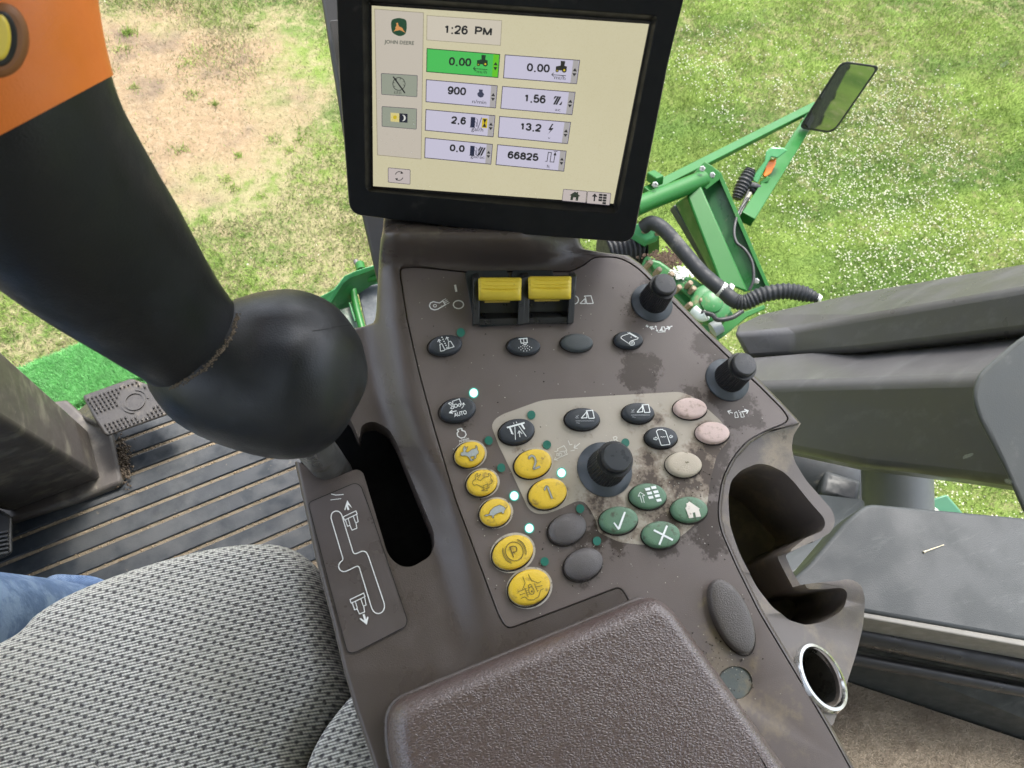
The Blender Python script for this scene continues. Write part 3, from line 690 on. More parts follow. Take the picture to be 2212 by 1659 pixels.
# ---- oval keys
def key(cx, cy, a_, b_, rot, mat, h=.0052, dome=.0007, label=None, ring=None, n=40):
    """oval push button; returns the object and a function that gives a point on its cap"""
    top = [np.array(L(x, y, h)) for x, y in circ(cx, cy, a_, b_, rot, n)]; c0 = np.array(L(cx, cy, h)); V = []
    rings = [(1.015, -.0022-h), (1.015, -h*.25), (1.005, -.0011), (.975, -.0004), (.94, 0.), (.75, dome*.55), (.45, dome*.87), (.2, dome)]
    for s, dz in rings: V += [tuple(c0+(p-c0)*s+np.array((0, 0, dz))) for p in top]
    V.append(tuple(c0+np.array((0, 0, dome*1.04)))); m = len(rings)
    f = [(i*n+k, i*n+(k+1) % n, (i+1)*n+(k+1) % n, (i+1)*n+k) for i in range(m-1) for k in range(n)]+[((m-1)*n+k, (m-1)*n+(k+1) % n, m*n) for k in range(n)]
    o = mk('button', V, f, mat, con, smooth=True, label=label)
    r_ = math.radians(rot)
    def on(x, y, lift=.0004):
        dx, dy = x-cx, y-cy; u_ = (dx*math.cos(r_)+dy*math.sin(r_))/a_; v_ = (-dx*math.sin(r_)+dy*math.cos(r_))/b_; q = min(1, math.hypot(u_, v_))
        return L(x, y, h+dome*(1-q*q)*1.05+lift)
    if ring:
        rx, ry = ring; s = Art(); k = len(s.v)
        v, f2 = stroke(circ(cx-(1 if a_ < 38 else 1.5), cy+2.6, rx-3, ry-3, rot, 44), 6.4, True); s.add(v, f2).build('key_ring', lambda x, y: L(x, y, 2.2*WP), ringm, o)
    # grime ring at the foot
    v, f2 = stroke(circ(cx-3.4, cy+4.2, a_*1.02+1.0, b_*1.02+1.0, rot, 44), 3.2, True)
    mk('gap_grime', [L(x, y, 2.9*WP) for x, y in v], f2, grimem, o)
    return o, on
ringm = M('ring_white', (.50, .47, .42), .6, .2, 120, dirt=((.10, .075, .05), .35, 160))
grimem = M('grime', (.022, .017, .014), .95, .5, 400, .5, 900)
def plastic(nm, c, dirt=None, **k): return M(nm, c, .42, .10, 60, .55, 1500, dirt=dirt, **k)
kb = plastic('key_black', (.028, .034, .042)); kgy = plastic('key_slate', (.060, .070, .074)); ky = plastic('key_yellow', (.74, .50, .035), dirt=((.36, .23, .04), .34, 150)); kpk = plastic('key_pink', (.60, .46, .42), dirt=((.38, .28, .23), .42, 190))
kbe = plastic('key_beige', (.47, .41, .32), dirt=((.25, .20, .14), .18, 200)); kg = plastic('key_green', (.105, .205, .125), dirt=((.060, .075, .045), .42, 120)); kbr = plastic('key_brown', (.098, .089, .088))
symw = M('symbol_white', (.80, .84, .83), .5, .05, 60); symg = M('symbol_grey', (.36, .39, .37), .5, .25, 500); symd = M('symbol_dark', (.10, .085, .03), .6, .3, 500); symf = M('symbol_faded', (.42, .45, .47), .6, .3, 400)

o, on = key(963, 743.5, 35.5, 20.5, -9, kb, label='black oval button with two swath symbols and a dotted line'); a = Art(); T = A6
a.line([T(372, 1060), T(365, 985), T(385, 975), T(418, 1040), T(520, 1010), T(482, 950), T(458, 955), T(462, 1025)], 1.5); a.line([T(372, 1060), T(420, 1048)], 1.5)
for k in range(6): a.poly(circ(*T(388+k*11, 907+k*22), 1.5, 1.3, 0, 10))
for q in (((368, 970), (352, 930), (342, 960), (378, 945)), ((458, 945), (438, 905), (428, 932), (462, 915))):
    a.line([T(*q[0]), T(*q[1])], 1.3); a.line([T(*q[2]), T(*q[1]), T(*q[3])], 1.3)
a.build('symbol', on, symw, o, fine=4)
o, on = key(1132.8, 745, 34.5, 18.5, 3, kb, label='black oval button with a spray nozzle symbol'); a = Art()
a.line([T(1222, 925), T(1318, 918)], 2.2); a.line([T(1240, 925), T(1248, 968)], 1.5); a.line([T(1248, 972), T(1318, 965), T(1312, 925)], 1.8); a.line([T(1275, 925), T(1282, 968)], 1.4); a.line([T(1275, 975), T(1285, 990), T(1302, 988), T(1305, 970)], 1.6)
for r_, nn in ((28, 4), (52, 5), (76, 6)):
    for k in range(nn):
        t = math.radians(30+120*k/(nn-1)); a.poly(circ(*T(1294+r_*1.05*math.cos(t), 985+r_*math.sin(t)*.95), .95, .95, 0, 8))
a.build('symbol', on, symw, o, fine=4)
key(1247.8, 738, 33.5, 18, 3, kgy, label='plain slate grey oval button in the upper row')
o, on = key(1359.3, 732.3, 30, 17.3, 4, kb, label='black oval button with a grain tank symbol'); a = Art(); T = A9
a.line([T(860, 1120), T(730, 1165), T(698, 1190), T(705, 1215), T(860, 1320), T(860, 1290), T(890, 1262), T(1015, 1222), T(1022, 1200), T(850, 1115)], 1.3); a.line([T(820, 1100), T(985, 1195)], 1.2); a.line([T(850, 1098), T(1000, 1185)], 1.2)
a.line(circ(*T(906, 1305), 5.4, 4.6), 1.2, True); a.line(circ(*T(906, 1305), 2.4, 2.0), 1.0, True); a.poly(circ(*T(890, 1190), 1, 1, 0, 6))
a.build('symbol', on, symw, o, fine=4)
o, on = key(990, 883.5, 38.5, 25, -12, kb, label='black oval button marked AUTO with a machine symbol'); a = Art(); T = A4
a.line([T(180, 245), T(205, 235), T(222, 248), T(232, 240), T(225, 222), T(300, 195), T(322, 250), T(310, 262)], 1.4); a.line([T(182, 245), T(205, 262), T(240, 258)], 1.3); a.line(circ(*T(262, 270), 3.8, 3.4), 1.5, True); a.line(circ(*T(302, 262), 3, 2.6), 1.2, True)
a.line([T(205, 300), T(220, 272), T(242, 285), T(240, 298)], 1.4, True); a.line([T(325, 298), T(345, 275), T(345, 238)], 1.2); a.line([T(328, 262), T(346, 237), T(362, 262)], 1.2)
a.line([T(270, 325), T(192, 345)], 2.0); a.line([T(225, 315), T(190, 346), T(232, 352)], 1.9); a.text('AUTO', T(248, 392), T(385, 358), 8.6, .018)
a.build('symbol', on, symw, o, fine=4)
o, on = key(1118, 930, 37.5, 26, -10, kb, label='black oval button with a row guide symbol'); a = Art()
a.poly([T(815, 500), T(1008, 447), T(1014, 462), T(990, 470), T(1018, 522), T(1004, 528), T(968, 476), T(860, 506), T(885, 570), T(868, 574), T(842, 512), T(822, 516)])
a.line([T(905, 498), T(912, 640)], 1.5); a.line([T(945, 485), T(1030, 605)], 1.4); a.line([T(960, 612), T(952, 545)], 1.6); a.line([T(938, 572), T(951, 542), T(985, 575)], 1.5); a.line([T(892, 452), T(895, 470)], 1.2); a.line([T(918, 445), T(930, 462)], 1.2); a.line([T(862, 572), T(890, 575), T(880, 585)], 1.2)
a.build('symbol', on, symw, o, fine=4)
for (cx, cy, ox, oy, lb) in ((1260, 903, 0, 0, 'black oval button with a header height symbol, on the left of the pair'), (1380.8, 890, 607, -64, 'black oval button with a header height symbol, on the right of the pair')):
    o, on = key(cx, cy, 36.5 if ox == 0 else 33.5, 22.6 if ox == 0 else 20.6, 2, kb, label=lb); a = Art(); T = lambda x, y: A4(x+ox, y+oy)
    a.line([T(1628, 405), T(1688, 335), T(1690, 400)], 1.7, True); a.line([T(1692, 335), T(1680, 325), T(1752, 320), T(1770, 405), T(1712, 408)], 1.8, True)
    a.build('symbol', on, symw, o, fine=4); a = Art(); a.line([T(1565, 435), T(1770, 435)], .9); a.line([T(1560, 402), T(1600, 403)], .9); a.line([T(1570, 378), T(1582, 392), T(1598, 372)], .9); a.line([T(1575, 455), T(1612, 460)], .8)
    a.build('faded_symbol', on, symf, o)
o, on = key(1430.5, 943, 34, 21.6, 3, kb, label='black oval button with a clamped bottle shaped symbol'); a = Art(); T = A5
a.line(smooth_poly([T(785, 545), T(800, 540), T(798, 532), T(855, 526), T(860, 538), T(885, 540), T(938, 690), T(840, 702)], 2.2, 3), 1.6, True); a.line([T(830, 612), T(842, 605), T(850, 614), T(862, 604), T(872, 612), T(890, 603)], .9)
a.line([T(758, 622), T(778, 620), T(778, 608), T(802, 626), T(782, 645), T(780, 635), T(760, 638)], 1.1, True); a.line([T(965, 598), T(945, 602), T(945, 588), T(926, 608), T(948, 622), T(946, 614), T(962, 612)], .9, True)
a.build('symbol', on, symw, o, fine=4)
key(1493, 880, 35, 21.5, 4, kpk, label='faded pink blank button, the upper one'); key(1541.6, 933, 35.5, 22.5, 5, kpk, label='faded pink blank button with a dirty edge, the lower one')
o, on = key(1479, 1001.5, 38, 26, 6, kbe, label='worn beige oval button with its symbol rubbed off'); a = Art(); a.line([A5(1100, 880), A5(1120, 892), A5(1130, 880), A5(1142, 890)], 1.3); a.line([A5(1092, 780), A5(1120, 778), A5(1122, 792)], .8); a.build('symbol', on, symd, o, fine=4)
# green navigation keys
o, on = key(1401.7, 1070, 39, 26.5, 4, kg, label='green oval button with an arrow and a grid of squares'); a = Art()
for (x, y) in ((660, 1168), (726, 1150), (680, 1212), (750, 1197), (695, 1258), (765, 1240), (783, 1288)): a.poly([A5(x, y), A5(x+54, y-9), A5(x+62, y+20), A5(x+12, y+28)])
a.line([A5(630, 1325), A5(610, 1250), A5(588, 1255), A5(610, 1210), A5(660, 1245), A5(636, 1250), A5(655, 1325)], 1.2); a.build('symbol', on, symw, o, fine=4)
o, on = key(1491, 1099.5, 38.5, 27, 3, kg, label='green oval button with a white house'); a = Art()
a.poly([A5(1102, 1385), A5(1118, 1362), A5(1112, 1332), A5(1130, 1328), A5(1145, 1312), A5(1258, 1390), A5(1250, 1402), A5(1272, 1476), A5(1218, 1484), A5(1208, 1430), A5(1182, 1434), A5(1190, 1488), A5(1142, 1494), A5(1118, 1420)]); a.build('symbol', on, M('symbol_cream', (.72, .67, .60), .6, .15, 120, dirt=((.35, .27, .2), .3, 300)), o, fine=4)
o, on = key(1338.2, 1122, 40.5, 28.5, -3, kg, label='green oval button with a tick'); a = Art()
a.poly([A4(1978, 1548), A4(1990, 1538), A4(2030, 1590), A4(2094, 1424), A4(2114, 1428), A4(2050, 1610), A4(2030, 1622)]); a.build('symbol', on, symw, o, fine=4)
o, on = key(1429.8, 1153.5, 40, 28, 2, kg, label='green oval button with a white cross'); a = Art()
def bar(T, p, q, wd): a.line([T(*p), T(*q)], wd)
a.line([A8(560, 308), A8(425, 640)], 4.4); a.line([A8(328, 385), A8(478, 462)], 4.2); a.line([A8(508, 480), A8(662, 560)], 4.4); a.build('symbol', on, symw, o, fine=4)
# blank brown keys
key(1227, 1141, 41, 31.5, -22, kbr, dome=.0022, h=.0045, label='blank brown rubber button, the upper one'); key(1261.8, 1217.5, 42, 32.5, -24, kbr, dome=.0022, h=.0045, label='blank brown rubber button, the lower one')
# yellow keys
def yk(cx, cy, a_, b_, rot, lb, ring): return key(cx, cy, a_, b_, rot, ky, label=lb, ring=ring)
T = A4
o, on = yk(1016, 979.5, 32, 26, -16, 'yellow button with a filled grey running rabbit', (37, 31)); a = Art()
RB = [(312, 800), (320, 780), (345, 770), (340, 738), (352, 712), (366, 706), (362, 735), (396, 712), (378, 745), (366, 770), (392, 778), (412, 765), (432, 745), (470, 735), (488, 728), (472, 710), (486, 702), (500, 725), (496, 745), (512, 768), (508, 790), (486, 805), (484, 838), (462, 852), (440, 852), (462, 842), (468, 818), (440, 820), (418, 826), (432, 848), (458, 862), (440, 872), (410, 868), (420, 860), (408, 840), (388, 820), (352, 812), (328, 818)]
a.poly([T(*q) for q in RB]); a.build('symbol', on, symg, o, fine=4); a = Art(); a.line([T(*q) for q in RB], .8, True); a.build('symbol_outline', lambda x, y: on(x, y, .0005), symd, o)
o, on = yk(1042.7, 1041, 32.5, 27, -16, 'yellow button with a rabbit drawn in outline', (38, 32)); a = Art()
RB2 = [(440, 1112), (452, 1085), (478, 1068), (472, 1035), (484, 1012), (500, 1005), (490, 1045), (535, 1012), (512, 1050), (496, 1072), (530, 1085), (556, 1062), (580, 1044), (618, 1040), (625, 1025), (612, 1010), (632, 1004), (648, 1028), (642, 1055), (660, 1085), (655, 1110), (622, 1128), (625, 1160), (598, 1172), (560, 1160), (560, 1140), (612, 1120), (600, 1170), (605, 1195), (540, 1196), (575, 1182), (540, 1150), (490, 1128), (462, 1138)]
a.line([T(*q) for q in RB2], 1.1, True); a.build('symbol', on, symd, o, fine=4)
o, on = yk(1071.5, 1105.5, 33, 28.5, -16, 'yellow button with a grey tortoise', (38.5, 33.5)); a = Art()
TT = [(568, 1470), (590, 1452), (622, 1452), (640, 1412), (680, 1372), (740, 1348), (785, 1368), (800, 1388), (822, 1372), (798, 1402), (790, 1415), (788, 1440), (765, 1444), (762, 1425), (720, 1440), (680, 1462), (672, 1492), (655, 1490), (660, 1468), (625, 1462), (600, 1474)]
a.poly([T(*q) for q in TT]); a.build('symbol', on, symg, o, fine=4); a = Art(); a.line([T(*q) for q in TT], .8, True); a.build('symbol_outline', lambda x, y: on(x, y, .0005), symd, o)
for (cx, cy, aa, bb, s, p0, p1, hh, lb) in ((1152.8, 999.5, 39.5, 29.5, '2', (1100, 968), (1190, 934), 30, 'yellow button with a large figure 2'), (1184.6, 1064.5, 40.5, 31, '1', (1288, 1290), (1318, 1280), 30, 'yellow button with a large figure 1')):
    o, on = yk(cx, cy, aa, bb, -15, lb, (44.5, 35)); a = Art()
    if s == '2': a.line([T(1062, 852), T(1062, 828), T(1085, 812), T(1112, 822), T(1128, 850), T(1132, 885), T(1108, 960), T(1180, 932)], 4.0)
    else: a.line([T(1226, 1190), T(1240, 1160), T(1252, 1143), T(1264, 1158), T(1312, 1282)], 4.0)
    v, f = list(a.v), a.f; a.build('symbol', on, symg, o, fine=4); e = Art(); n2 = len(v)//2; e.line([v[2*i] for i in range(n2)]+[v[2*i+1] for i in range(n2-1, -1, -1)], .6, True); e.build('symbol_outline', lambda x, y: on(x, y, .0005), symd, o)
T = A7
o, on = yk(1109.2, 1191.5, 44, 34.5, -24, 'yellow parking brake button with a P in a circle', (50, 42)); a = Art()
a.line(circ(*T(900, 473), 19, 20.5, -20, 36), 1.5, True); a.line([T(893, 540), T(850, 428), T(885, 416), T(915, 422), T(928, 445), T(918, 475), T(875, 490)], 1.9)
a.line(circ(*T(900, 473), 25, 27, -20, 20, 125, 215), 1.5); a.line(circ(*T(900, 473), 25, 27, -20, 20, -55, 35), 1.5); a.line(circ(*T(900, 473), 22.3, 24, -20, 20, 128, 212), 1.0); a.line(circ(*T(900, 473), 22.3, 24, -20, 20, -52, 32), 1.0)
a.build('symbol', on, symd, o, fine=4)
o, on = yk(1144.9, 1267.5, 45, 37, -24, 'yellow button with a padlock and hydraulic lines', (51, 44)); a = Art()
for l in (((990, 748), (1018, 815), (988, 890)), ((1052, 722), (1082, 785), (1155, 818), (1192, 800)), ((940, 912), (1008, 888)), ((958, 948), (1015, 928)), ((970, 985), (1015, 968), (1055, 1002), (1110, 1000), (1165, 965), (1185, 895), (1220, 878)), ((1130, 862), (1205, 845)), ((1012, 868), (1048, 968)), ((1115, 822), (1155, 915))): a.line([T(*q) for q in l], 1.3)
for k in range(4): a.line([T(1018+k*9, 880+k*22), T(1038+k*9, 874+k*22)], .8); a.line([T(1120+k*9, 842+k*20), T(1140+k*9, 836+k*20)], .8)
a.line(circ(*T(1085, 900), 5.6, 8.5, -15, 24), 1.5, True); a.line(circ(*T(1073, 858), 4, 5, -15, 14, 150, 380), 1.4); a.poly(circ(*T(1090, 908), 1.6, 2.4, 0, 8)); a.build('symbol', on, symd, o, fine=4)

# ---- indicator lights
led_on = EM('led_lit', (.55, 1.0, .86), 2.4); led_off = M('led_green', (.020, .155, .115), .4, .1, 90)
for (x, y, on_) in ((1023.3, 848.7, 1), (1213, 1021.3, 1), (1110.8, 1071, 1), (1143.5, 1141, 1), (995.5, 718.2, 0), (1147.9, 896.3, 0), (1055.6, 951.5, 0), (1082.8, 1010.4, 0), (1181.6, 960.8, 0), (1350.9, 956.4, 0), (1253.4, 1098.7, 0), (1176.6, 1212.9, 0), (1289.7, 1168.6, 0)):
    r_ = 9.6 if not on_ else 9.8
    mk('indicator_light', *(lambda v, f: ([L(px, py, 3.2*WP) for px, py in v], f))(*flat(circ(x, y, r_*.93, r_, 0, 24), lambda p, q: (p, q))), led_on if on_ else led_off, con, label='lit mint green indicator' if on_ else None)
    if on_:
        v, f = stroke(circ(x, y, r_*.98, r_*1.04, 0, 24), 2.2, True); mk('indicator_rim', [L(px, py, 3.4*WP) for px, py in v], f, EM('led_rim', (.06, .62, .50), .85), con.children[-1])

# ---- knobs
kn = M('knob_black', (.014, .015, .017), .42, .15, 60, .25, 1500, dirt=((.06, .055, .05), .2, 140)); sk = M('knob_skirt', (.052, .062, .074), .40, .12, 40, .2, 1500, dirt=((.10, .09, .08), .2, 60))
def knob(px, py, R_, lb):
    k0 = bpy.data.objects.new('knob', None); COL.objects.link(k0); k0.parent = con; k0.location = L(px, py, 0); k0['label'] = lb
    mk('knob_skirt', *lathe([(R_, -.0005), (R_, .0012), (R_*.985, .0017), (R_*.70, .0042), (R_*.64, .0052), (R_*.3, .0056)], 48), sk, k0, smooth=True)
    nt_ = 40
    rb = R_*.665; fl = lambda k, r, z: 1-.045*(k % 4 in (0, 1))*(.006 < z < .0265)
    mk('knob_grip', *lathe([(rb*1.04, .0046), (rb*1.03, .0070), (rb*.93, .0246), (rb*.955, .0252), (rb*.95, .0268), (rb*.80, .0270), (rb*.79, .0305), (rb*.74, .0315), (rb*.70, .0316), (.0008, .0314)], nt_*4, fl), kn, k0, bevel=0)
    mk('knob_cap', *lathe([(rb*.72, .0310), (rb*.70, .03185), (rb*.3, .0320), (.0005, .0320)], 40), M('knob_cap', (.030, .035, .042), .36, .15, 60, .2, 1500), k0, smooth=True)
knob(1407.8, 654.7, .0172, 'black ribbed knob near the rear right edge of the panel'); knob(1570.6, 821, .0178, 'black ribbed knob at the right edge above the pink buttons'); knob(1305.6, 1014.4, .0204, 'largest black ribbed knob, in the middle of the beige field')

# ---- two guarded rocker switches
swb = M('switch_black', (.012, .013, .014), .38, .2, 60, .2, 1500, dirt=((.07, .06, .05), .22, 60)); swy = M('switch_yellow', (.66, .50, .045), .40, .08, 60, .15, 1500, dirt=((.22, .15, .03), .1, 150)); swp = M('switch_plate', (.030, .036, .038), .5, .15, 50, .2)
def pw(T, x, y, w_): return L(*T(x, y), w_)
v, f = prism([pw(A6, *q, .0022) for q in ((640, 215), (665, 182), (1085, 178), (1128, 250), (1135, 245), (1160, 178), (1590, 176), (1610, 250), (1720, 700), (1690, 740), (820, 795), (735, 760))], [pw(A6, *q, -.002) for q in ((640, 215), (665, 182), (1085, 178), (1128, 250), (1135, 245), (1160, 178), (1590, 176), (1610, 250), (1720, 700), (1690, 740), (820, 795), (735, 760))])
bp = mk('switch_base', v, f, swp, con, bevel=.0006)
for i, (ox, oy) in enumerate(((0, 0), (543, -14))):
    T = lambda x, y: A6(x+ox, y+oy)
    sw = bpy.data.objects.new('rocker_switch', None); COL.objects.link(sw); sw.parent = con; sw['label'] = ('black rocker switch with a yellow guard, the %s one' % ('left', 'right')[i])
    hb, ht = .006, .0235
    # two cheeks, each a plate standing on the panel
    def cheek(x0t, x1t, x0b, x1b):
        prof = [((x0t+x1t)/2-20, 215, .0015), ((x0t+x1t)/2, 246, ht*.96), ((x0t+x1t)/2, 262, ht+.001), ((x0t*.5+x0b*.5+x1t*.5+x1b*.5)/2, 480, ht*.62+.004), ((x0b+x1b)/2, 770, hb), ((x0b+x1b)/2-6, 778, .0)]
        wd = (x1t-x0t)*.19841*.0003335/1.0
        a_ = [pw(T, x, y, w_) for x, y, w_ in prof]
        l_ = [(q[0]-wd*.8, q[1], q[2]) for q in a_]; r_ = [(q[0]+wd*.8, q[1], q[2]) for q in a_]
        return prism(l_, r_)
    mk('cheek', *cheek(740, 790, 738, 782), swb, sw, bevel=.0007); mk('cheek', *cheek(1252, 1302, 1222, 1268), swb, sw, bevel=.0007)
    # floor of the recess and front lip
    fl_ = [pw(T, 778, 500, .0085), pw(T, 1254, 500, .0085), pw(T, 1232, 650, .0035), pw(T, 778, 650, .0035)]
    lip = [pw(T, 776, 645, .0045), pw(T, 1232, 640, .0045), pw(T, 1236, 700, .0075), pw(T, 776, 710, .0075), ]
    lo = [pw(T, 770, 772, .0040), pw(T, 1232, 766, .0040)]
    mk('recess', [*fl_, *lip, *lo, pw(T, 770, 778, -.0005), pw(T, 1232, 772, -.0005)], [(0, 1, 2, 3), (3, 2, 5, 4), (4, 5, 6, 7), (7, 6, 9, 8), (8, 9, 11, 10)], swb, sw, smooth=False)
    mk('back', *prism([pw(T, 778, 252, ht*.8), pw(T, 1256, 250, ht*.8), pw(T, 1256, 500, .0082), pw(T, 778, 500, .0082)], [pw(T, 778, 252, .001), pw(T, 1256, 250, .001), pw(T, 1256, 500, .001), pw(T, 778, 500, .001)]), swb, sw)
    # yellow guard: curved cap with three shallow grooves
    rows = [(256, .0195), (262, .0240), (276, .0255), (296, .0262), (306, .0256), (316, .0262), (342, .0262), (352, .0256), (362, .0262), (376, .0262), (390, .0252), (402, .0262), (430, .0256), (470, .0232), (500, .0205), (512, .0175)]
    vv = []; nx = 15
    for (y, w_) in rows:
        for k in range(nx+1):
            s = k/nx; e = (2*s-1); xl_, xr_ = 782+2*(y-256)/100, 1256-8*(y-256)/250; x = xl_+(xr_-xl_)*s
            yy = y-(10 if 290 < y < 410 else 3)*e*e; ww = w_-(.0010 if abs(e) > .93 else 0)
            if y in (306, 352, 390) and abs(e) > .80: ww = w_+.0006
            vv.append(pw(T, x, yy, ww))
    ff = [(j*(nx+1)+k, j*(nx+1)+k+1, (j+1)*(nx+1)+k+1, (j+1)*(nx+1)+k) for j in range(len(rows)-1) for k in range(nx)]
    base = len(vv)
    yo = mk('guard', vv, ff, swy, sw, smooth=True); so_ = yo.modifiers.new('thick', 'SOLIDIFY'); so_.thickness = .003; so_.offset = -1
    mk('guard_tab', *prism([pw(T, 850, 495, .0178), pw(T, 1128, 490, .0178), pw(T, 1125, 527, .0150), pw(T, 852, 532, .0150)], [pw(T, 850, 495, .014), pw(T, 1128, 490, .014), pw(T, 1125, 522, .012), pw(T, 852, 527, .012)]), M('guard_worn', (.38, .27, .04), .6, .3, 300), sw)

# ---- oval covers on the right flank
tilt = 66
key(1584, 1331, 85, 37, tilt, M('cover_brown', (.090, .080, .075), .42, .1, 40, .7, 1100), h=.0065, dome=.0010, label='long brown oval cover beside the armrest')
v, f = flat(circ(1588.3, 1474.8, 36, 35, 0, 36), lambda x, y: L(x, y, -.0012)); mk('plug', v, f, M('plug_slate', (.105, .125, .120), .6, .2, 40, .4, 900, dirt=((.20, .18, .13), .5, 60)), con, label='round slate grey plug partly under the armrest')

# ---- cup holder with mug notch and the socket
OUT = [(1660, 934), (1700, 923), (1731, 913), (1714, 940), (1710, 966), (1716, 996), (1740, 1036), (1798, 1102), (1805, 1124), (1796, 1150), (1762, 1168), (1722, 1190), (1736, 1222), (1756, 1258), (1800, 1256), (1836, 1250), (1860, 1262), (1869, 1292), (1865, 1350), (1850, 1412), (1815, 1520), (1800, 1566), (1786, 1574), (1721, 1464), (1640, 1324), (1590, 1226), (1558, 1152), (1550, 1100), (1560, 1040), (1580, 994), (1612, 957), (1652, 934)]
OUTs = smooth_poly(OUT, [0, 4, 3, 8, 10, 12, 14, 18, 14, 16, 12, 7, 8, 8, 8, 18, 16, 18, 20, 20, 10, 10, 10, 6, 6, 10, 14, 14, 12, 12, 12, 10])
def out_w(x, y):
    s = interp(SEAMR, max(y, 925)); d = max(0., x-s)*.00029; return -.0042-d*(.20+.38*ss(1255, 1400, y))
v, f = flat(OUTs, lambda x, y: L(x, y, out_w(x, y)))
n = len(OUTs); v = v+[(q[0], q[1], -.105) for q in v]
f = f+[tuple(i+n for i in reversed(t)) for t in f]+[(i, i+n, (i+1) % n+n, (i+1) % n) for i in range(n)]
hold = mk('cup_holder', v, f, holdm, con)
WELL = [(1562, 1080), (1568, 1045), (1590, 1022), (1628, 1006), (1654, 1008), (1690, 1022), (1712, 1040), (1748, 1080), (1784, 1116), (1788, 1130), (1780, 1146), (1740, 1162), (1700, 1192), (1716, 1224), (1742, 1272), (1780, 1272), (1822, 1268), (1838, 1276), (1842, 1296), (1826, 1322), (1790, 1342), (1744, 1350), (1700, 1340), (1660, 1316), (1624, 1272), (1586, 1200), (1566, 1140)]
WELLs = smooth_poly(WELL, 12, 4)
notch = [(1700, 1190), (1745, 1172), (1770, 1262), (1742, 1275)]
SOC = (1777, 1462)
boolean(hold, [cutter(WELLs, .03, -.095, -.014), cutter([(1690, 1200), (1760, 1168), (1790, 1256), (1735, 1262)], .03, -.03, -.012), cutter(circ(SOC[0], SOC[1], 45, 68, -27, 36), .03, -.08, -.008)])
hold.modifiers.new('bevel', 'BEVEL'); b_ = hold.modifiers['bevel']; b_.width = .0042; b_.segments = 5; b_.limit_method = 'ANGLE'; b_.angle_limit = math.radians(38)
for p in hold.data.polygons: p.use_smooth = True
try: hold.data.set_sharp_from_angle(angle=math.radians(60))
except Exception: pass
v, f = flat(circ(1600, 1240, 15, 33, -14, 28), lambda x, y: L(x, y, -.0905)); mk('drain_pad', v, f, M('pad_teal', (.13, .17, .165), .6, .2, 50), con)
# chrome ring: its face is tipped away to the right
chrome = M('chrome', (.50, .50, .48), .25, .1, 60, 0, metal=1)
sw_ = out_w(*SOC); c3 = pan(SOC[0], SOC[1], sw_+.0016); la = nrm(pan(SOC[0]+30, SOC[1]+55, sw_-.004)-c3); zn = nrm(NP*math.cos(.50)+np.cross(la, NP)*-math.sin(.50) if np.cross(la, NP)@PU < 0 else NP*math.cos(.50)+np.cross(la, NP)*math.sin(.50))
ro = .0238
ringo = mk('socket_ring', *xf(lathe([(ro*.80, -.045), (ro*.80, -.004), (ro*.82, -.0005), (ro*.86, .0012), (ro*.95, .0010), (ro, -.0015), (ro, -.014), (ro*.98, -.046)], 48, cap0=False), PM.inverted() @ axes(c3, zn, la)), chrome, con, smooth=True)
mk('socket_core', *xf(lathe([(ro*.795, -.0042), (ro*.79, -.043), (ro*.25, -.0435), (ro*.25, -.036), (.0005, -.036)], 40, cap0=False), PM.inverted() @ axes(c3, zn, la)), M('socket_inside', (.055, .055, .050), .35, .2, 40, metal=.6), con, smooth=True)
pts = []
for _ in range(420):
    x, y = random.uniform(880, 1700), random.uniform(590, 1340)
    pts.append((x, y))
pts += [(random.gauss(1560, 40), random.gauss(1440, 60)) for _ in range(150)]
pts += [(random.gauss(1250, 40), random.gauss(1180, 40)) for _ in range(60)]+[(random.gauss(1480, 70), random.gauss(1080, 60)) for _ in range(120)]
from mathutils.geometry import intersect_point_tri_2d
def inside(p, poly):
    r_ = False
    for i in range(len(poly)):
        (x1, y1), (x2, y2) = poly[i-1], poly[i]
        if (y1 > p[1]) != (y2 > p[1]) and p[0] < (x2-x1)*(p[1]-y1)/(y2-y1)+x1: r_ = not r_
    return r_
pts = [p for p in pts if inside(p, FPs)]
crumbs('white_specks', [tuple(pan(x, y, .0004)) for x, y in pts[::2]], .00018, .00050, M('speck_white', (.6, .57, .5), .8, .2, 300), label='pale specks of dust on the brown panel')
crumbs('dark_crumbs', [tuple(pan(x, y, .0004)) for x, y in pts[1::2]], .00020, .00065, M('crumb_dark', (.035, .026, .02), .9, .4, 300), label='dark crumbs of dirt round the buttons')

# ================================================================== ARMREST
m, t, p = newmat('leather')
base = t.mix(t.noise(9, 3), (.076, .050, .045), (.102, .069, .063)); t.ln(base, p.inputs['Base Color'])
vo = t.new('ShaderNodeTexVoronoi', feature='DISTANCE_TO_EDGE'); vo.inputs['Scale'].default_value = 620
mp = t.new('ShaderNodeMapping'); mp.inputs['Scale'].default_value = (.62, 1.1, 1); mp.inputs['Rotation'].default_value = (0, 0, .5); t.ln(t.coord(), mp.inputs[0])
ns = t.new('ShaderNodeTexNoise'); ns.inputs['Scale'].default_value = 160; ns.inputs['Detail'].default_value = 3; t.ln(t.coord(), ns.inputs['Vector'])
vm = t.new('ShaderNodeVectorMath', operation='MULTIPLY_ADD'); t.ln(ns.outputs['Color'], vm.inputs[0]); vm.inputs[1].default_value = (.0030,)*3; t.ln(mp.outputs[0], vm.inputs[2]); t.ln(vm.outputs[0], vo.inputs['Vector'])
h_ = t.math('ADD', t.math('MULTIPLY', t.mr(vo.outputs[0], 0, .35), .7), t.math('MULTIPLY', t.noise(700, 3), .5))
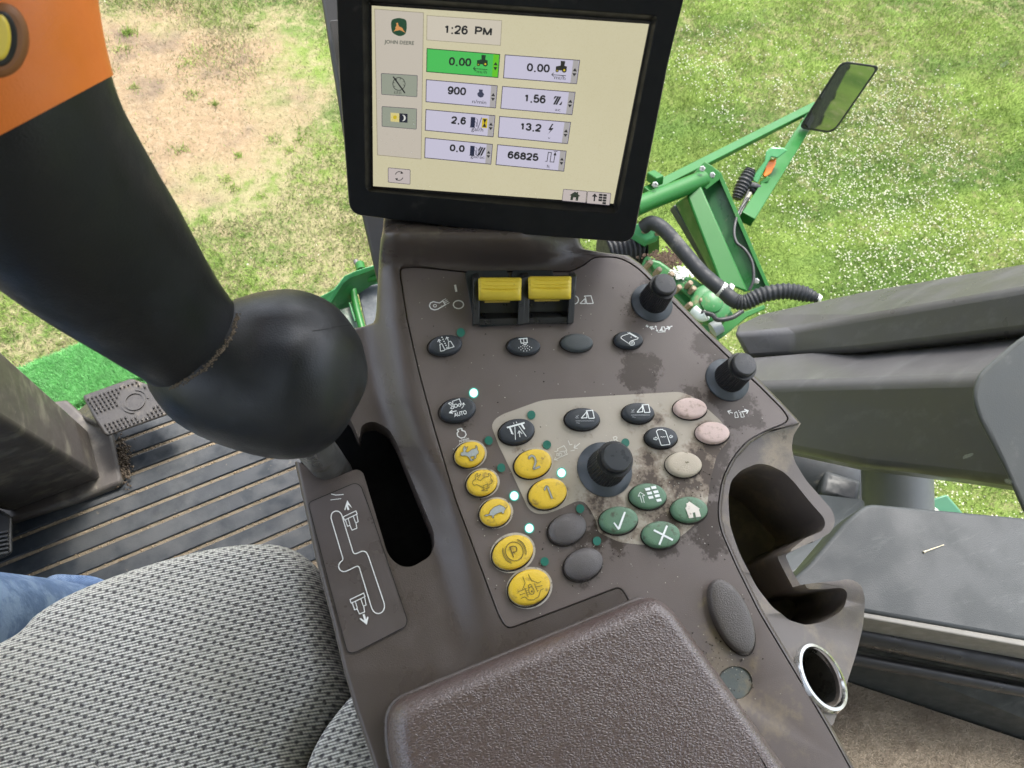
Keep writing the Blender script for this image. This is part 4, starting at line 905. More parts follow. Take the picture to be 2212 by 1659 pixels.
b = t.new('ShaderNodeBump'); b.inputs['Strength'].default_value = .5; b.inputs['Distance'].default_value = .0008; t.ln(h_, b.inputs['Height']); t.ln(b.outputs[0], p.inputs['Normal'])
p.inputs['Roughness'].default_value = .33; p.inputs['Specular IOR Level'].default_value = .9; p.inputs['Coat Weight'].default_value = .25; p.inputs['Coat Roughness'].default_value = .35
leather = m
ar = thing('armrest', 'padded brown grained leather armrest at the near end of the console', 'armrest', PM)
AP = smooth_poly([(838, 1520), (1408, 1284), (1450, 1308), (1730, 1700), (1760, 1830), (900, 1830), (836, 1620)], [46, 46, 50, 70, 60, 60, 60], 8)
_q = []
for i in range(len(AP)):
    a_, b_ = np.array(AP[i]), np.array(AP[(i+1) % len(AP)]); k = max(1, int(np.linalg.norm(b_-a_)/9)); _q += [tuple(a_+(b_-a_)*j/k) for j in range(k)]
AP = _q
def ring_at(d, w_): return [L(x, y, w_) for x, y in (grow(AP, -d) if d else AP)]
V, Fc = [], []; n = len(AP)
prof = [(0, -.012), (0, .004), (0, .012)]
R0 = 42
for k in range(1, 11):
    a_ = k/10*math.pi/2; prof.append((R0*(1-math.cos(a_)), .012+.0192*math.sin(a_)))
P0 = np.array([L(x, y, .02) for x, y in AP])[:, :2]; cen = P0.mean(0)
def inset(d):
    out = []
    for i in range(n):
        p0, p1, p2 = P0[i-2], P0[i], P0[(i+2) % n]; tt = p2-p0; nn_ = np.array((-tt[1], tt[0])); nn_ = nn_/np.linalg.norm(nn_)
        if nn_@(cen-p1) < 0: nn_ = -nn_
        out.append(p1+nn_*d)
    return out
for d, w_ in prof:
    for q in inset(d*.00031): V.append((q[0], q[1], w_))
m_ = len(prof)
Fc = [(i*n+k, i*n+(k+1) % n, (i+1)*n+(k+1) % n, (i+1)*n+k) for i in range(m_-1) for k in range(n)]+[tuple((m_-1)*n+k for k in range(n))]
mk('pad', V, Fc, leather, ar, smooth=True, sharp=80)
AB_ = [L(x, y, .02) for x, y in grow(AP, 7)]
mk('base', *prism([(q[0], q[1], .0035) for q in AB_], [(q[0], q[1], -.002) for q in AB_]), bodym, ar, bevel=.002)

# ================================================================== MONITOR
scr_px = [(803, 12), (1402, 52), (1325, 440), (806, 402)]
def hpose(pts, obj):
    A = []
    for (x, y), (X, Y) in zip(pts, obj):
        u, v = (x-CX)/F, -(y-CY)/F; A += [[X, Y, 1, 0, 0, 0, -u*X, -u*Y, -u], [0, 0, 0, X, Y, 1, -v*X, -v*Y, -v]]
    Hm = np.linalg.svd(np.array(A))[2][-1].reshape(3, 3); h1, h2, h3 = Hm.T
    if h3[2] < 0: h1, h2, h3 = -h1, -h2, -h3
    s = (np.linalg.norm(h1)+np.linalg.norm(h2))/2; fl = np.array((1, 1, -1)); return R@(h1/s*fl), R@(h2/s*fl), C+R@(h3/s*fl)
KM = .85
mx, my, mo = hpose(scr_px, [(0, .1445*KM), (.211*KM, .1445*KM), (.211*KM, 0), (0, 0)])
mx = nrm(mx); my = nrm(my-mx*(my@mx)); mz = np.cross(mx, my)
MM = axes(mo, mz, mx)
def LM(px, py, w_=0.):
    r = ray(px, py); q = C+r*((mz@(mo-C)+w_)/(mz@r))-mo; return (float(q@mx), float(q@my), float(q@mz))
mon = thing('monitor', 'black framed touchscreen monitor showing speed, fuel and area readings', 'monitor', MM)
bez = M('bezel', (.0065, .0072, .0085), .55, .12, 30, .12, 1500, dirt=((.03, .029, .028), .10, 40), spec=.22)
OB = smooth_poly([(724, -70), (1494, -70), (1368, 523), (757, 463)], [20, 20, 26, 26], 7)
# outer corners follow the photograph's slightly bent lower edge
OB = smooth_poly([(724, -70), (1494, -70), (1442, 139), (1366, 524), (1060, 501), (756, 462), (734, 173)], [0, 0, 10, 26, 30, 26, 10], 6)
top = [LM(x, y, .0055) for x, y in OB]
bo = mk('bezel', *prism(top, [(q[0], q[1], -.034) for q in top]), bez, mon)
LIP = smooth_poly([(782, -10), (1420, 34), (1336, 463), (789, 413)], [6, 6, 14, 14], 5)
lp_ = [LM(x, y, .0055) for x, y in LIP]; SC = [(797, 3), (1408, 44), (1329, 446), (800, 407)]
sc2 = [LM(x, y, -.0035) for x, y in smooth_poly(SC, 5, 5)]
# lip funnel: wide at the front, tight at the screen
boolean(bo, [prism([(q[0]+(q[0]-s_[0])*.25, q[1]+(q[1]-s_[1])*.25, .0055+.0022) for q, s_ in zip(lp_, sc2)], [(s_[0], s_[1], -.0036) for s_ in sc2])])
bvm = bo.modifiers.new('bevel', 'BEVEL'); bvm.width = .0016; bvm.segments = 3; bvm.limit_method = 'ANGLE'; bvm.angle_limit = math.radians(30)
for p in bo.data.polygons: p.use_smooth = True
try: bo.data.set_sharp_from_angle(angle=math.radians(45))
except Exception: pass
# lighter brown back shell showing as a thin rim
top = [LM(x, y, -.010) for x, y in grow(OB, 3.0)]; mk('back_shell', *prism(top, [(q[0]*.98, q[1], -.045) for q in top]), M('shell_brown', (.105, .085, .075), .5, .1, 30, .2, 1200), mon, bevel=.003)
WS = -.0033
scm, st, sp_ = newmat('screen_cream')
sc_c = st.mix(st.noise(9, 4, .6), hexc(208, 200, 164), hexc(223, 216, 184)); sc_c = st.mix(st.mr(st.noise(1400, 2), .2, .5), mul(hexc(205, 197, 160), 1.), sc_c)
st.ln(sc_c, sp_.inputs['Emission Color']); sp_.inputs['Emission Strength'].default_value = .86/EXPO; sp_.inputs['Base Color'].default_value = (.02, .02, .02, 1); sp_.inputs['Roughness'].default_value = .3; sp_.inputs['Specular IOR Level'].default_value = .3
SO = [LM(x, y, WS) for x, y in [(780, -16), (1430, 24), (1350, 468), (780, 424)]]
frm = mk('screen_surround', *prism([LM(x, y, WS-.0003) for x, y in smooth_poly([(760, -30), (1440, 10), (1356, 476), (764, 430)], 0)], [LM(x, y, WS-.003) for x, y in [(760, -30), (1440, 10), (1356, 476), (764, 430)]]), M('surround_brown', (.050, .042, .038), .5, .35, 130, .3, 700), mon)
screen = mk('screen', *prism([LM(x, y, WS) for x, y in scr_px], [LM(x, y, WS-.002) for x, y in scr_px]), scm, mon)
def Z(x, y): return (790+.29762*x, .29762*y)
dk = EM('display_black', hexc(38, 40, 40), .9); lav = EM('display_lavender', hexc(206, 202, 222), .88); gre = EM('display_green', hexc(78, 196, 92), .88); gr2 = EM('display_lime', hexc(106, 205, 40), .85)
gy1 = EM('display_grey', hexc(178, 174, 172), .86); gy2 = EM('display_key', hexc(158, 164, 148), .85); bd = EM('display_border', hexc(84, 78, 92), .85); strip = EM('display_strip', hexc(205, 196, 182), .86); tile = EM('display_tile', hexc(214, 205, 188), .86); pale = EM('display_pale', hexc(203, 192, 188), .86); yel = EM('display_yellow', hexc(214, 190, 40), .85); navy = EM('display_navy', hexc(40, 46, 70), .85); thin_b = EM('display_line', hexc(150, 140, 118), .85)
def lm(w_): return lambda x, y: LM(x, y, WS+w_)
def quad(q): q = [np.array(Z(*p)) for p in q]; return lambda u, v: tuple((q[0]*(1-u)+q[1]*u)*(1-v)+(q[3]*(1-u)+q[2]*u)*v)
def sheetq(name, pts, w_, mat, par): return mk(name, *flat(pts, lambda x, y: LM(x, y, WS+w_)), mat, par)
def tri_art(pts_list, lines, texts, name, w_, mat, par):
    a = Art()
    for q in pts_list: a.poly(q)
    for q in lines: a.line(*q)
    for q in texts: (a.digits if len(q) == 5 and q[0][0] in '0123456789P' else a.text)(*q)
    return a.build(name, lm(w_), mat, par)
e1, e2, e3 = .00012, .00022, .00032
# side strip with the maker's badge
B = quad([(65, 65), (420, 92), (402, 1155), (85, 1125)])
sheetq('side_strip', [B(0, 0), B(1, 0), B(1, 1), B(0, 1)], e1, strip, screen)
tri_art([], [([B(0, 0), B(1, 0), B(1, 1), B(0, 1)], 1.1, True)], [], 'strip_border', e2, thin_b, screen)
bg_ = EM('badge_green', hexc(34, 74, 50), .9); bdg = smooth_poly([Z(186, 142), Z(240, 128), Z(296, 142), Z(299, 200), Z(290, 250), Z(245, 266), Z(192, 240), Z(183, 190)], [6]*8, 4)
sheetq('badge', bdg, e2, bg_, screen)
DEER = [(203, 228), (216, 210), (222, 190), (220, 172), (228, 160), (238, 168), (240, 182), (252, 196), (268, 204), (274, 216), (268, 226), (288, 238), (262, 228), (250, 220), (236, 226), (220, 228), (204, 236), (226, 216), (214, 224)]
DEER = [(200, 232), (214, 214), (218, 206), (214, 198), (222, 190), (224, 178), (220, 168), (234, 164), (236, 178), (242, 192), (258, 198), (270, 208), (272, 218), (290, 240), (266, 226), (246, 218), (232, 222), (214, 224)]
tri_art([[Z(*q) for q in DEER]], [], [], 'deer', e3, EM('badge_deer', hexc(214, 150, 88), .9), screen)
tri_art([], [], [('JOHN DEERE', Z(135, 314), Z(350, 326), 7.6, .012)], 'maker_name', e2, EM('badge_text', hexc(52, 70, 56), .9), screen)
def softkey(name, q, mat, border=True):
    B = quad(q); o_ = sheetq(name, smooth_poly([B(0, 0), B(1, 0), B(1, 1), B(0, 1)], 2, 3), e2, mat, screen)
    if border: tri_art([], [(smooth_poly([B(0, 0), B(1, 0), B(1, 1), B(0, 1)], 2, 3), 1.1, True)], [], 'key_border', e3, bd, screen)
    return B
B = softkey('soft_key', [(112, 532), (375, 548), (372, 703), (115, 685)], gy2)
tri_art([[B(.36+.045*k, .78), B(.37+.045*k, .78), B(.375+.045*k, .93), B(.36+.045*k, .93)] for k in range(5)], [(circ(*B(.49, .45), 13.2, 13.8, 0, 26), 1.4, True), ([B(.33, .12), B(.66, .86)], 3.0)]+[([tuple(np.array(B(.49, .45))+np.array((math.cos(t), math.sin(t)))*9.5), tuple(np.array(B(.49, .45))+np.array((math.cos(t), math.sin(t)))*13)], 1.2) for t in (2.6, 3.4, 4.2, 5.0, 5.8, 6.5)], [], 'gauge_symbol', e3, dk, screen)
B = softkey('soft_key', [(118, 772), (370, 790), (368, 938), (118, 917)], gy2)
sheetq('sun_tile', [B(.25, .28), B(.5, .28), B(.5, .72), B(.25, .72)], e3, EM('display_sand', hexc(222, 208, 140), .9), screen); sheetq('moon_tile', [B(.5, .28), B(.74, .28), B(.74, .72), B(.5, .72)], e3, EM('display_night', hexc(38, 42, 54), .9), screen)
tri_art([circ(*B(.375, .5), 4.2, 4.4, 0, 18)], [([tuple(np.array(B(.375, .5))+np.array((math.cos(t), math.sin(t)))*5.6), tuple(np.array(B(.375, .5))+np.array((math.cos(t), math.sin(t)))*7.6)], .8) for t in np.linspace(0, 5.5, 8)], [], 'sun_symbol', e3+.0001, yel, screen)
mn = circ(*B(.60, .5), 6.4, 6.8, 0, 16, -100, 100)+circ(*B(.585, .5), 3.6, 6.2, 0, 12, 90, -90); tri_art([mn], [], [], 'moon_symbol', e3+.0001, EM('display_moon', hexc(225, 225, 220), .9), screen)
B = softkey('soft_key', [(163, 1217), (323, 1232), (322, 1338), (163, 1322)], pale)
tri_art([[B(.60, .16), B(.70, .30), B(.56, .34)], [B(.40, .84), B(.31, .70), B(.45, .66)]], [(circ(*B(.5, .5), 8.6, 9.4, 0, 14, 200, 318), 1.5), (circ(*B(.5, .5), 8.6, 9.4, 0, 14, 20, 138), 1.5)], [], 'refresh_symbol', e3, dk, screen)
B = softkey('soft_key', [(1435, 1373), (1605, 1388), (1597, 1472), (1425, 1457)], pale)
tri_art([[B(.50, .12), B(.57, .22), B(.57, .14), B(.64, .14), B(.64, .32), B(.75, .48), B(.68, .48), B(.66, .88), B(.56, .88), B(.57, .62), B(.46, .62), B(.44, .88), B(.34, .88), B(.35, .48), B(.28, .48)]], [], [], 'house_symbol', e3, EM('display_forest', hexc(50, 60, 48), .9), screen)
B = softkey('soft_key', [(1610, 1388), (1780, 1403), (1770, 1490), (1603, 1475)], pale)
tri_art([[B(.32, .12), B(.44, .40), B(.35, .40), B(.35, .78), B(.29, .78), B(.29, .40), B(.20, .40)]]+[[B(x, y), B(x+.155, y), B(x+.155, y+.17), B(x, y+.17)] for x, y in ((.5, .12), (.68, .12), (.5, .34), (.68, .34), (.5, .56), (.68, .56), (.68, .78))], [], [], 'menu_symbol', e3, dk, screen)
# clock tile
B = quad([(445, 112), (988, 150), (978, 330), (443, 290)]); sheetq('clock_tile', [B(0, 0), B(1, 0), B(1, 1), B(0, 1)], e1, tile, screen)
tri_art([], [([B(0, 0), B(1, 0), B(1, 1), B(0, 1)], 1.0, True)], [], 'tile_border', e2, thin_b, screen); tri_art([], [], [('1:26', Z(568, 244), Z(736, 252), 19.5, 4.0), ('PM', Z(792, 254), Z(908, 263), 19, 4.1)], 'clock_text', e3, dk, screen)
def tractor(B, x, y, s, mat):
    g = lambda u, v: B(x+u*s, y+v*s*2.9)
    tri_art([[g(.50, .0), g(.82, .0), g(.80, .36), g(.98, .40), g(.98, .74), g(.22, .74), g(.20, .46), g(.52, .36)], circ(*g(.82, .70), 6.2*s/.22, 6.2*s/.22, 0, 16), circ(*g(.32, .78), 4.0*s/.22, 4.0*s/.22, 0, 14)], [([g(1.0, 1.12), g(-.02, 1.12)], 1.4), ([g(.10, .96), g(-.04, 1.12), g(.14, 1.24)], 1.4)], [], 'tractor_symbol', e3, mat, screen)
    tri_art([circ(*g(.82, .70), 2.4, 2.4, 0, 10), circ(*g(.32, .78), 1.5, 1.5, 0, 8)], [], [], 'wheel_hub', e3+.0001, yel, screen)
def pump(B, x, y):
    g = lambda u, v: B(x+u, y+v)
    tri_art([[g(0, 0), g(.065, 0), g(.065, .46), g(.075, .5), g(-.01, .5), g(0, .46)]], [([g(.065, .2), g(.085, .25), g(.085, .42), g(.1, .42), g(.1, .12), g(.08, .05)], 1.1), ([g(.155, -.02), g(.115, .5)], 1.4)], [], 'pump_symbol', e3, navy, screen)
def hatch(B, x, y, wd, ht):
    q = []
    for k in range(4):
        a_, b_ = k*.34-.12, k*.34+.06
        cl_ = lambda t: min(1, max(0, t))
        q.append([B(x+wd*cl_(a_-.2), y+ht*(1-cl_(a_+.0 if a_ < 0 else 1)*0-0) if False else y+ht), B(x+wd*cl_(b_-.1), y+ht), B(x+wd*cl_(b_+.1), y), B(x+wd*cl_(a_+.1), y)])
    return q
def box(q, val, unit, sym, green=False):
    B = quad(q); sheetq('readout_box', [B(0, 0), B(1, 0), B(1, 1), B(0, 1)], e1, gre if green else lav, screen)
    sheetq('spin_strip', [B(.915, .02), B(.99, .02), B(.99, .98), B(.915, .98)], e2, gr2 if green else gy1, screen)
    o_ = [B(0, 0), B(1, 0), B(1, 1), B(0, 1)]; tri_art([], [(o_, 1.7, True)], [], 'box_border', e3, EM('display_edge_green', hexc(30, 74, 40), .9) if green else bd, screen)
    tri_art([[B(.925, .48), B(.953, .34), B(.982, .48)], [B(.925, .56), B(.953, .70), B(.982, .56)]], [], [], 'spin_arrows', e3, dk, screen)
    p0, p1, h_ = val[1:]
    tri_art([], [], [(val[0], Z(*p0), Z(*p1), h_, 3.8)], 'value_text', e3, dk, screen)
    tri_art([], [], [(unit[0], Z(*unit[1]), Z(*unit[2]), unit[3], .0)], 'unit_text', e3, dk, screen)
    if sym == 'tractor': tractor(B, .655, .08, .19, EM('display_soot', hexc(32, 60, 40) if green else hexc(44, 44, 40), .9))
    if sym == 'engine': tri_art([[B(.745, .23), B(.80, .23), B(.80, .34), B(.825, .43), B(.81, .56), B(.775, .60), B(.74, .55), B(.725, .43), B(.75, .34)]], [], [], 'engine_symbol', e3, EM('display_slate', hexc(62, 66, 88), .9), screen)
    if sym == 'area': tri_art([[B(.72+.03*k, .62), B(.745+.03*k, .62), B(.79+.03*k, .24), B(.765+.03*k, .24)] for k in range(2)]+[[B(.72, .40), B(.765, .24), B(.735, .24), B(.72, .3)], [B(.80, .62), B(.84, .44), B(.84, .56), B(.83, .62)]], [], [], 'area_symbol', e3, dk, screen)
    if sym == 'pumptime':
        pump(B, .655, .16); sheetq('hourglass_tile', [B(.82, .16), B(.90, .16), B(.90, .62), B(.82, .62)], e3, yel, screen); tri_art([[B(.832, .2), B(.888, .2), B(.863, .39), B(.888, .58), B(.832, .58), B(.857, .39)]], [], [], 'hourglass_symbol', e3+.0001, dk, screen)
    if sym == 'pumparea':
        pump(B, .675, .17); tri_art([[B(.795+.035*k, .62), B(.82+.035*k, .62), B(.87+.035*k, .2), B(.845+.035*k, .2)] for k in range(2)]+[[B(.795, .42), B(.845, .2), B(.82, .2), B(.795, .32)]], [], [], 'area_symbol', e3, dk, screen)
    if sym == 'volt': tri_art([[B(.745, .14), B(.70, .44), B(.735, .44), B(.70, .66), B(.775, .34), B(.735, .34), B(.765, .14)]], [], [], 'bolt_symbol', e3, dk, screen)
    if sym == 'length': tri_art([[B(.845, .08), B(.868, .26), B(.822, .26)]], [([B(.71, .60), B(.74, .60)], 1.2), ([B(.74, .60), B(.745, .14), B(.79, .14), B(.785, .60), B(.84, .60), B(.845, .2)], 1.5), ([B(.82, .06), B(.875, .06)], 1.2)], [], 'distance_symbol', e3, dk, screen)
box([(445, 352), (973, 395), (960, 563), (442, 520)], ('0.00', (606, 474), (760, 484), 18, ), ('*mi/h', (785, 528), (878, 536), 7.4), 'tractor', True)
box([(1012, 398), (1553, 438), (1530, 608), (1000, 565)], ('0.00', (1172, 518), (1330, 528), 18), ('mi/h', (1368, 574), (1448, 582), 8.6), 'tractor')
box([(440, 578), (955, 623), (942, 783), (437, 738)], ('900', (596, 684), (722, 694), 17.6), ('n/min', (773, 748), (874, 757), 8), 'engine')
box([(993, 627), (1520, 670), (1497, 832), (980, 787)], ('1.56', (1148, 740), (1300, 752), 18), ('ac', (1374, 804), (1413, 808), 6.2), 'area')
box([(437, 795), (938, 840), (925, 993), (432, 945)], ('2.6', (624, 898), (722, 906), 16.6), ('gal/h', (766, 948), (852, 956), 8.2), 'pumptime')
box([(972, 845), (1487, 888), (1465, 1043), (962, 995)], ('13.2', (1118, 944), (1268, 958), 17), ('v', (1322, 1008), (1338, 1010), 5.2), 'volt')
box([(432, 1000), (920, 1048), (908, 1192), (428, 1145)], ('0.0', (612, 1098), (712, 1106), 15.4), ('gal/ac', (760, 1144), (862, 1154), 7.2), 'pumparea')
box([(957, 1050), (1455, 1097), (1437, 1243), (945, 1195)], ('66825', (1032, 1150), (1248, 1170), 16.4), ('ft', (1313, 1218), (1336, 1220), 7), 'length')

dm = Art()
for _ in range(60):
    k = random.random()
    if k < .45: x, y = random.gauss(868, 26), random.uniform(260, 345)
    elif k < .7: x, y = random.uniform(803, 822), random.uniform(60, 400)
    else: x, y = random.uniform(815, 1320), 0; y = 402+(x-806)*.073-random.uniform(2, 10)
    l_ = random.uniform(1, 4.5); t_ = random.uniform(0, 3.1); dm.line([(x, y), (x+l_*math.cos(t_), y+l_*math.sin(t_))], random.uniform(.5, 1.3))
dmm = M('screen_dust', (.75, .72, .68), .9, .1, 60); dmm.node_tree.nodes['Principled BSDF'].inputs['Alpha'].default_value = .4
dm.build('dust_flecks', lm(.0006), dmm, screen, kind='stuff')
# mast carrying the monitor
mastm = M('mast_brown', (.020, .018, .0165), .5, .15, 14, .2, 900)
mpts = [(680, -90, .82), (741, 290, .80), (800, 545, .79), (835, 700, .80), (865, 900, .86)]
mv = []
for (x, y, d) in mpts:
    a_ = D(x, y, d); b_ = D(x+100, y-6, d-.01); c_ = D(x+100, y-6, d+.07); e_ = D(x+6, y, d+.09); mv += [a_, b_, c_, e_]
mf = [(0, 1, 2, 3), (16, 17, 18, 19)]+[(i*4+k, i*4+(k+1) % 4, i*4+4+(k+1) % 4, i*4+4+k) for i in range(4) for k in range(4)]
mast = thing('monitor_mast', 'dark brown upright post behind the monitor', 'post', at(D(800, 545, .8)))
mk('post', mv, mf, mastm, mast, bevel=.004, local=False)
mk('mast_cover', *prism([D(x, y, .785) for x, y in smooth_poly([(712, 44), (735, 42), (760, 250), (742, 250)], 5, 3)], [D(x, y, .80) for x, y in smooth_poly([(712, 44), (735, 42), (760, 250), (742, 250)], 5, 3)]), mastm, mast, local=False, bevel=.002)
arm_p = [tuple(np.array(MM @ Vector(LM(1060, 380, -.05)))), tuple(np.array(MM @ Vector(LM(1040, 440, -.09)))), tuple(D(900, 500, .80))]
mk('monitor_arm', *tube(spline(arm_p, 6), .016, 16), mastm, mast, smooth=True, local=False)

# ================================================================== CONTROL LEVER
lev = thing('control_lever', 'large black drive lever with palm rest, orange head and yellow button', 'lever', at(pan(720, 1000, -.03)))
rb1 = M('lever_rubber', (.0085, .0092, .0105), .46, .22, 18, .25, 900, dirt=((.014, .016, .019), .28, 11), rvar=.12, spec=.28); rb2 = M('lever_palm_rubber', (.0115, .0130, .0155), .42, .2, 16, .3, 1100, dirt=((.022, .025, .029), .22, 14), rvar=.12, spec=.36)
org = M('lever_orange', hexc(214, 112, 34), .5, .06, 24, .25, 1200)
def loft(name, rows, mat, seg=40, closed_ends=True, **kw):
    """rows: picture x, y, half width across the axis, depth (and a flatten factor): rings square to the axis"""
    P = [D(x, y, d) for x, y, r, d, *z in rows]; Rr = [r*d/F for x, y, r, d, *z in rows]; Fl = [z[0] if z else 1 for x, y, r, d, *z in rows]; n = len(P); v = []
    ax = R@np.array((0, 0, -1.))
    for i in range(n):
        tt = nrm(P[min(i+1, n-1)]-P[max(i-1, 0)]); s = nrm(np.cross(tt, ax)); u = np.cross(s, tt)
        for k in range(seg): a_ = 2*math.pi*k/seg; v.append(P[i]+s*math.cos(a_)*Rr[i]+u*math.sin(a_)*Rr[i]*Fl[i])
    f = [(i*seg+k, i*seg+(k+1) % seg, (i+1)*seg+(k+1) % seg, (i+1)*seg+k) for i in range(n-1) for k in range(seg)]+[tuple(range(seg)), tuple(range((n-1)*seg, n*seg))]
    return mk(name, v, f, mat, lev, smooth=True, local=False, sharp=70, **kw)
def catmull(rows, n=5): return [tuple(q) for q in spline([np.array(r, float) for r in rows], n)]
neck = catmull([(438, 770, 60, .423), (436, 766, 104, .421), (430, 758, 116, .418), (395, 722, 126, .408), (330, 660, 146, .39), (222, 548, 186, .36), (112, 425, 218, .328), (26, 310, 238, .305), (-24, 215, 250, .292), (-62, 110, 258, .282)], 5)
nk = loft('sleeve', neck, rb1)
head = catmull([(222, 548, 189, .36), (112, 425, 221, .328), (26, 310, 242, .305), (-24, 215, 254, .292), (-62, 110, 263, .282), (-90, 0, 270, .274), (-112, -140, 274, .268), (-122, -260, 262, .266), (-128, -320, 225, .266), (-132, -352, 150, .266), (-133, -362, 40, .266)], 5)
hd = loft('head', head, org)
bpy.context.view_layer.update()
_t = bvh(hd); h1_, h2_, h3_ = hit(_t, 205, 186, 0), hit(_t, 110, 234, 0), hit(_t, 10, 290, 0)
pn = nrm(np.cross(h3_-h1_, nrm(h2_-C)*1.0+nrm(D(30, 250, 1)-C)*.0)); pn = pn if pn@(D(-60, 0, .27)-h2_) > 0 else -pn
bm = bmesh.new(); bm.from_mesh(hd.data); iv = hd.parent.matrix_world.inverted(); bmesh.ops.bisect_plane(bm, geom=bm.verts[:]+bm.edges[:]+bm.faces[:], plane_co=iv @ Vector(h2_), plane_no=Vector(pn), clear_inner=True)
bmesh.ops.holes_fill(bm, edges=[e for e in bm.edges if e.is_boundary], sides=0); bm.to_mesh(hd.data); bm.free()
try: hd.data.set_sharp_from_angle(angle=math.radians(50))
except Exception: pass
# palm rest: a lopsided dome
pc = D(640, 812, .432); pax = nrm(R@np.array((.62, -.50, .36))); 
vv = []; seg = 44; rows_ = 26
sx = nrm(np.cross(pax, R@np.array((0, 0, -1.)))); sy = np.cross(sx, pax)
ring = catmull([(395, 750, 90, .425), (418, 770, 120, .424), (455, 788, 146, .426), (510, 800, 164, .430), (570, 806, 178, .434), (628, 809, 183, .438), (680, 811, 172, .441), (726, 813, 144, .444), (760, 815, 102, .446), (779, 817, 60, .447), (788, 818, 16, .448)], 4)
pr = loft('palm_rest', ring, rb2, 48)
_iv = np.array(lev.matrix_world.translation)
for q_ in pr.data.vertices:                       # thumb hollow behind the sleeve and a flatter crown towards the seam
    pw_ = np.array(q_.co)+_iv; e_ = (pw_-C)@R; x_, y_ = CX+F*e_[0]/-e_[2], CY-F*e_[1]/-e_[2]
    dnt = .0075*math.exp(-((x_-560)/62)**2-((y_-735)/85)**2)+.0035*math.exp(-((x_-640)/70)**2-((y_-700)/14)**2)-.004*math.exp(-((x_-640)/70)**2-((y_-780)/60)**2)
    q_.co = Vector(pw_+nrm(pw_-C)*dnt-_iv)
bpy.context.view_layer.update()
def decal(o, pts, wd, mat, par, name, off=.0003):
    tr_ = bvh(o); v, f = stroke(pts, wd); q = [hit(tr_, x, y, off) for x, y in v]
    if any(x is None for x in q): return None
    return mk(name, q, f, mat, par, local=False, smooth=True)
seamk = M('seam_dark', (.004, .004, .0045), .7, .1, 50)
decal(pr, [tuple(q) for q in spline([(676, 714), (700, 711), (725, 706), (748, 703), (758, 702)], 4)], 2.2, seamk, pr, 'seam', .0004)
tr_ = bvh(nk)
# crumbs of dirt caught between sleeve and palm rest
cr = []
tp = bvh(pr)
for _ in range(420):
    t_ = random.random(); x, y = spline([(512, 680), (500, 722), (470, 766), (426, 806), (368, 836)], 20)[int(t_*80)]
    q = hit(tp, x+random.gauss(1, 2.6), y+random.gauss(1, 2.6), .0001)
    if q is not None: cr.append(tuple(q))
crumbs('crevice_dirt', cr, .0002, .0007, M('crevice_grit', (.13, .10, .07), .95, .5, 300), label='tan grit packed in the joint between lever sleeve and palm rest')
th = bvh(hd)
def disc_on(tree, cx, cy, a_, b_, rot, off, name, mat, th_=.003, bev=.001, par=lev):
    q = hit(tree, cx, cy, 0); e = [hit(tree, cx+dx, cy+dy, 0) for dx, dy in ((20, 0), (0, 20))]
    n_ = nrm(np.cross(e[1]-q, e[0]-q)); n_ = n_ if n_@(C-q) > 0 else -n_
    pts = []
    for x, y in circ(cx, cy, a_, b_, rot, 36):
        r = ray(x, y); pts.append(C+r*((n_@(q-C)+off)/(n_@r)))
    return mk(name, *prism(pts, [p_-n_*th_ for p_ in pts]), mat, par, local=False, bevel=bev)
disc_on(th, 8, 88, 62, 84, 0, .0012, 'button_collar', M('collar_orange', (.20, .075, .022), .6, .15, 30), .006, .003)
disc_on(th, 2, 82, 25, 50, 0, .0042, 'lever_button', M('lever_yellow', (.62, .47, .06), .4, .05, 30), .006, .002)
disc_on(th, 4, 84, 36, 60, 0, .0022, 'button_gap', seamk, .004, .001)
stickm = M('stick_steel', (.20, .20, .19), .38, .3, 30, .1, 600, metal=.7, dirt=((.10, .085, .06), .4, 60))
sp0 = pan(726, 1024, -.055); sp1 = D(668, 950, .47)
mk('stick', *tube([sp0, sp0*.5+sp1*.5, sp1, D(620, 880, .44)], .0125, 24), stickm, lev, smooth=True, local=False)

# ================================================================== SEAT
fm, ft, fp = newmat('seat_fabric')
mp = ft.new('ShaderNodeMapping'); mp.inputs['Rotation'].default_value = (0, 0, -math.radians(9)); ft.ln(ft.coord(), mp.inputs[0]); sx = ft.new('ShaderNodeSeparateXYZ'); ft.ln(mp.outputs[0], sx.inputs[0])
wob = ft.noise(120, 2)
PX, PY = .0094, .0082
def cosn(v, per, ph=0): return ft.math('COSINE', ft.math('MULTIPLY_ADD', v, 2*math.pi/per, ph))
xx = ft.math('ADD', sx.outputs[0], ft.math('MULTIPLY', ft.math('SUBTRACT', wob, .5), .0034)); yy = ft.math('ADD', sx.outputs[1], ft.math('MULTIPLY', ft.math('SUBTRACT', ft.noise(150, 2), .5), .0030))
chk = ft.math('MULTIPLY', cosn(xx, PX), cosn(yy, PY))
dots = ft.mr(ft.math('ADD', chk, ft.math('MULTIPLY', ft.noise(900, 3, .75), 1.3)), .85, 1.55)
thread = ft.math('MULTIPLY', cosn(ft.math('ADD', sx.outputs[1], ft.math('MULTIPLY', sx.outputs[0], .25)), .0023), .75)
thread2 = ft.math('MULTIPLY', cosn(sx.outputs[0], .0021), .25)
fib = ft.noise(1300, 3, .75)
lite = ft.mix(ft.mr(ft.math('ADD', ft.math('ADD', thread, thread2), ft.math('MULTIPLY', fib, 1.1)), .0, 1.1), (.22, .215, .20), (.80, .78, .72))
lite = ft.mix(ft.mr(ft.noise(8, 4), .45, .7, 0, .35), lite, (.46, .44, .37))
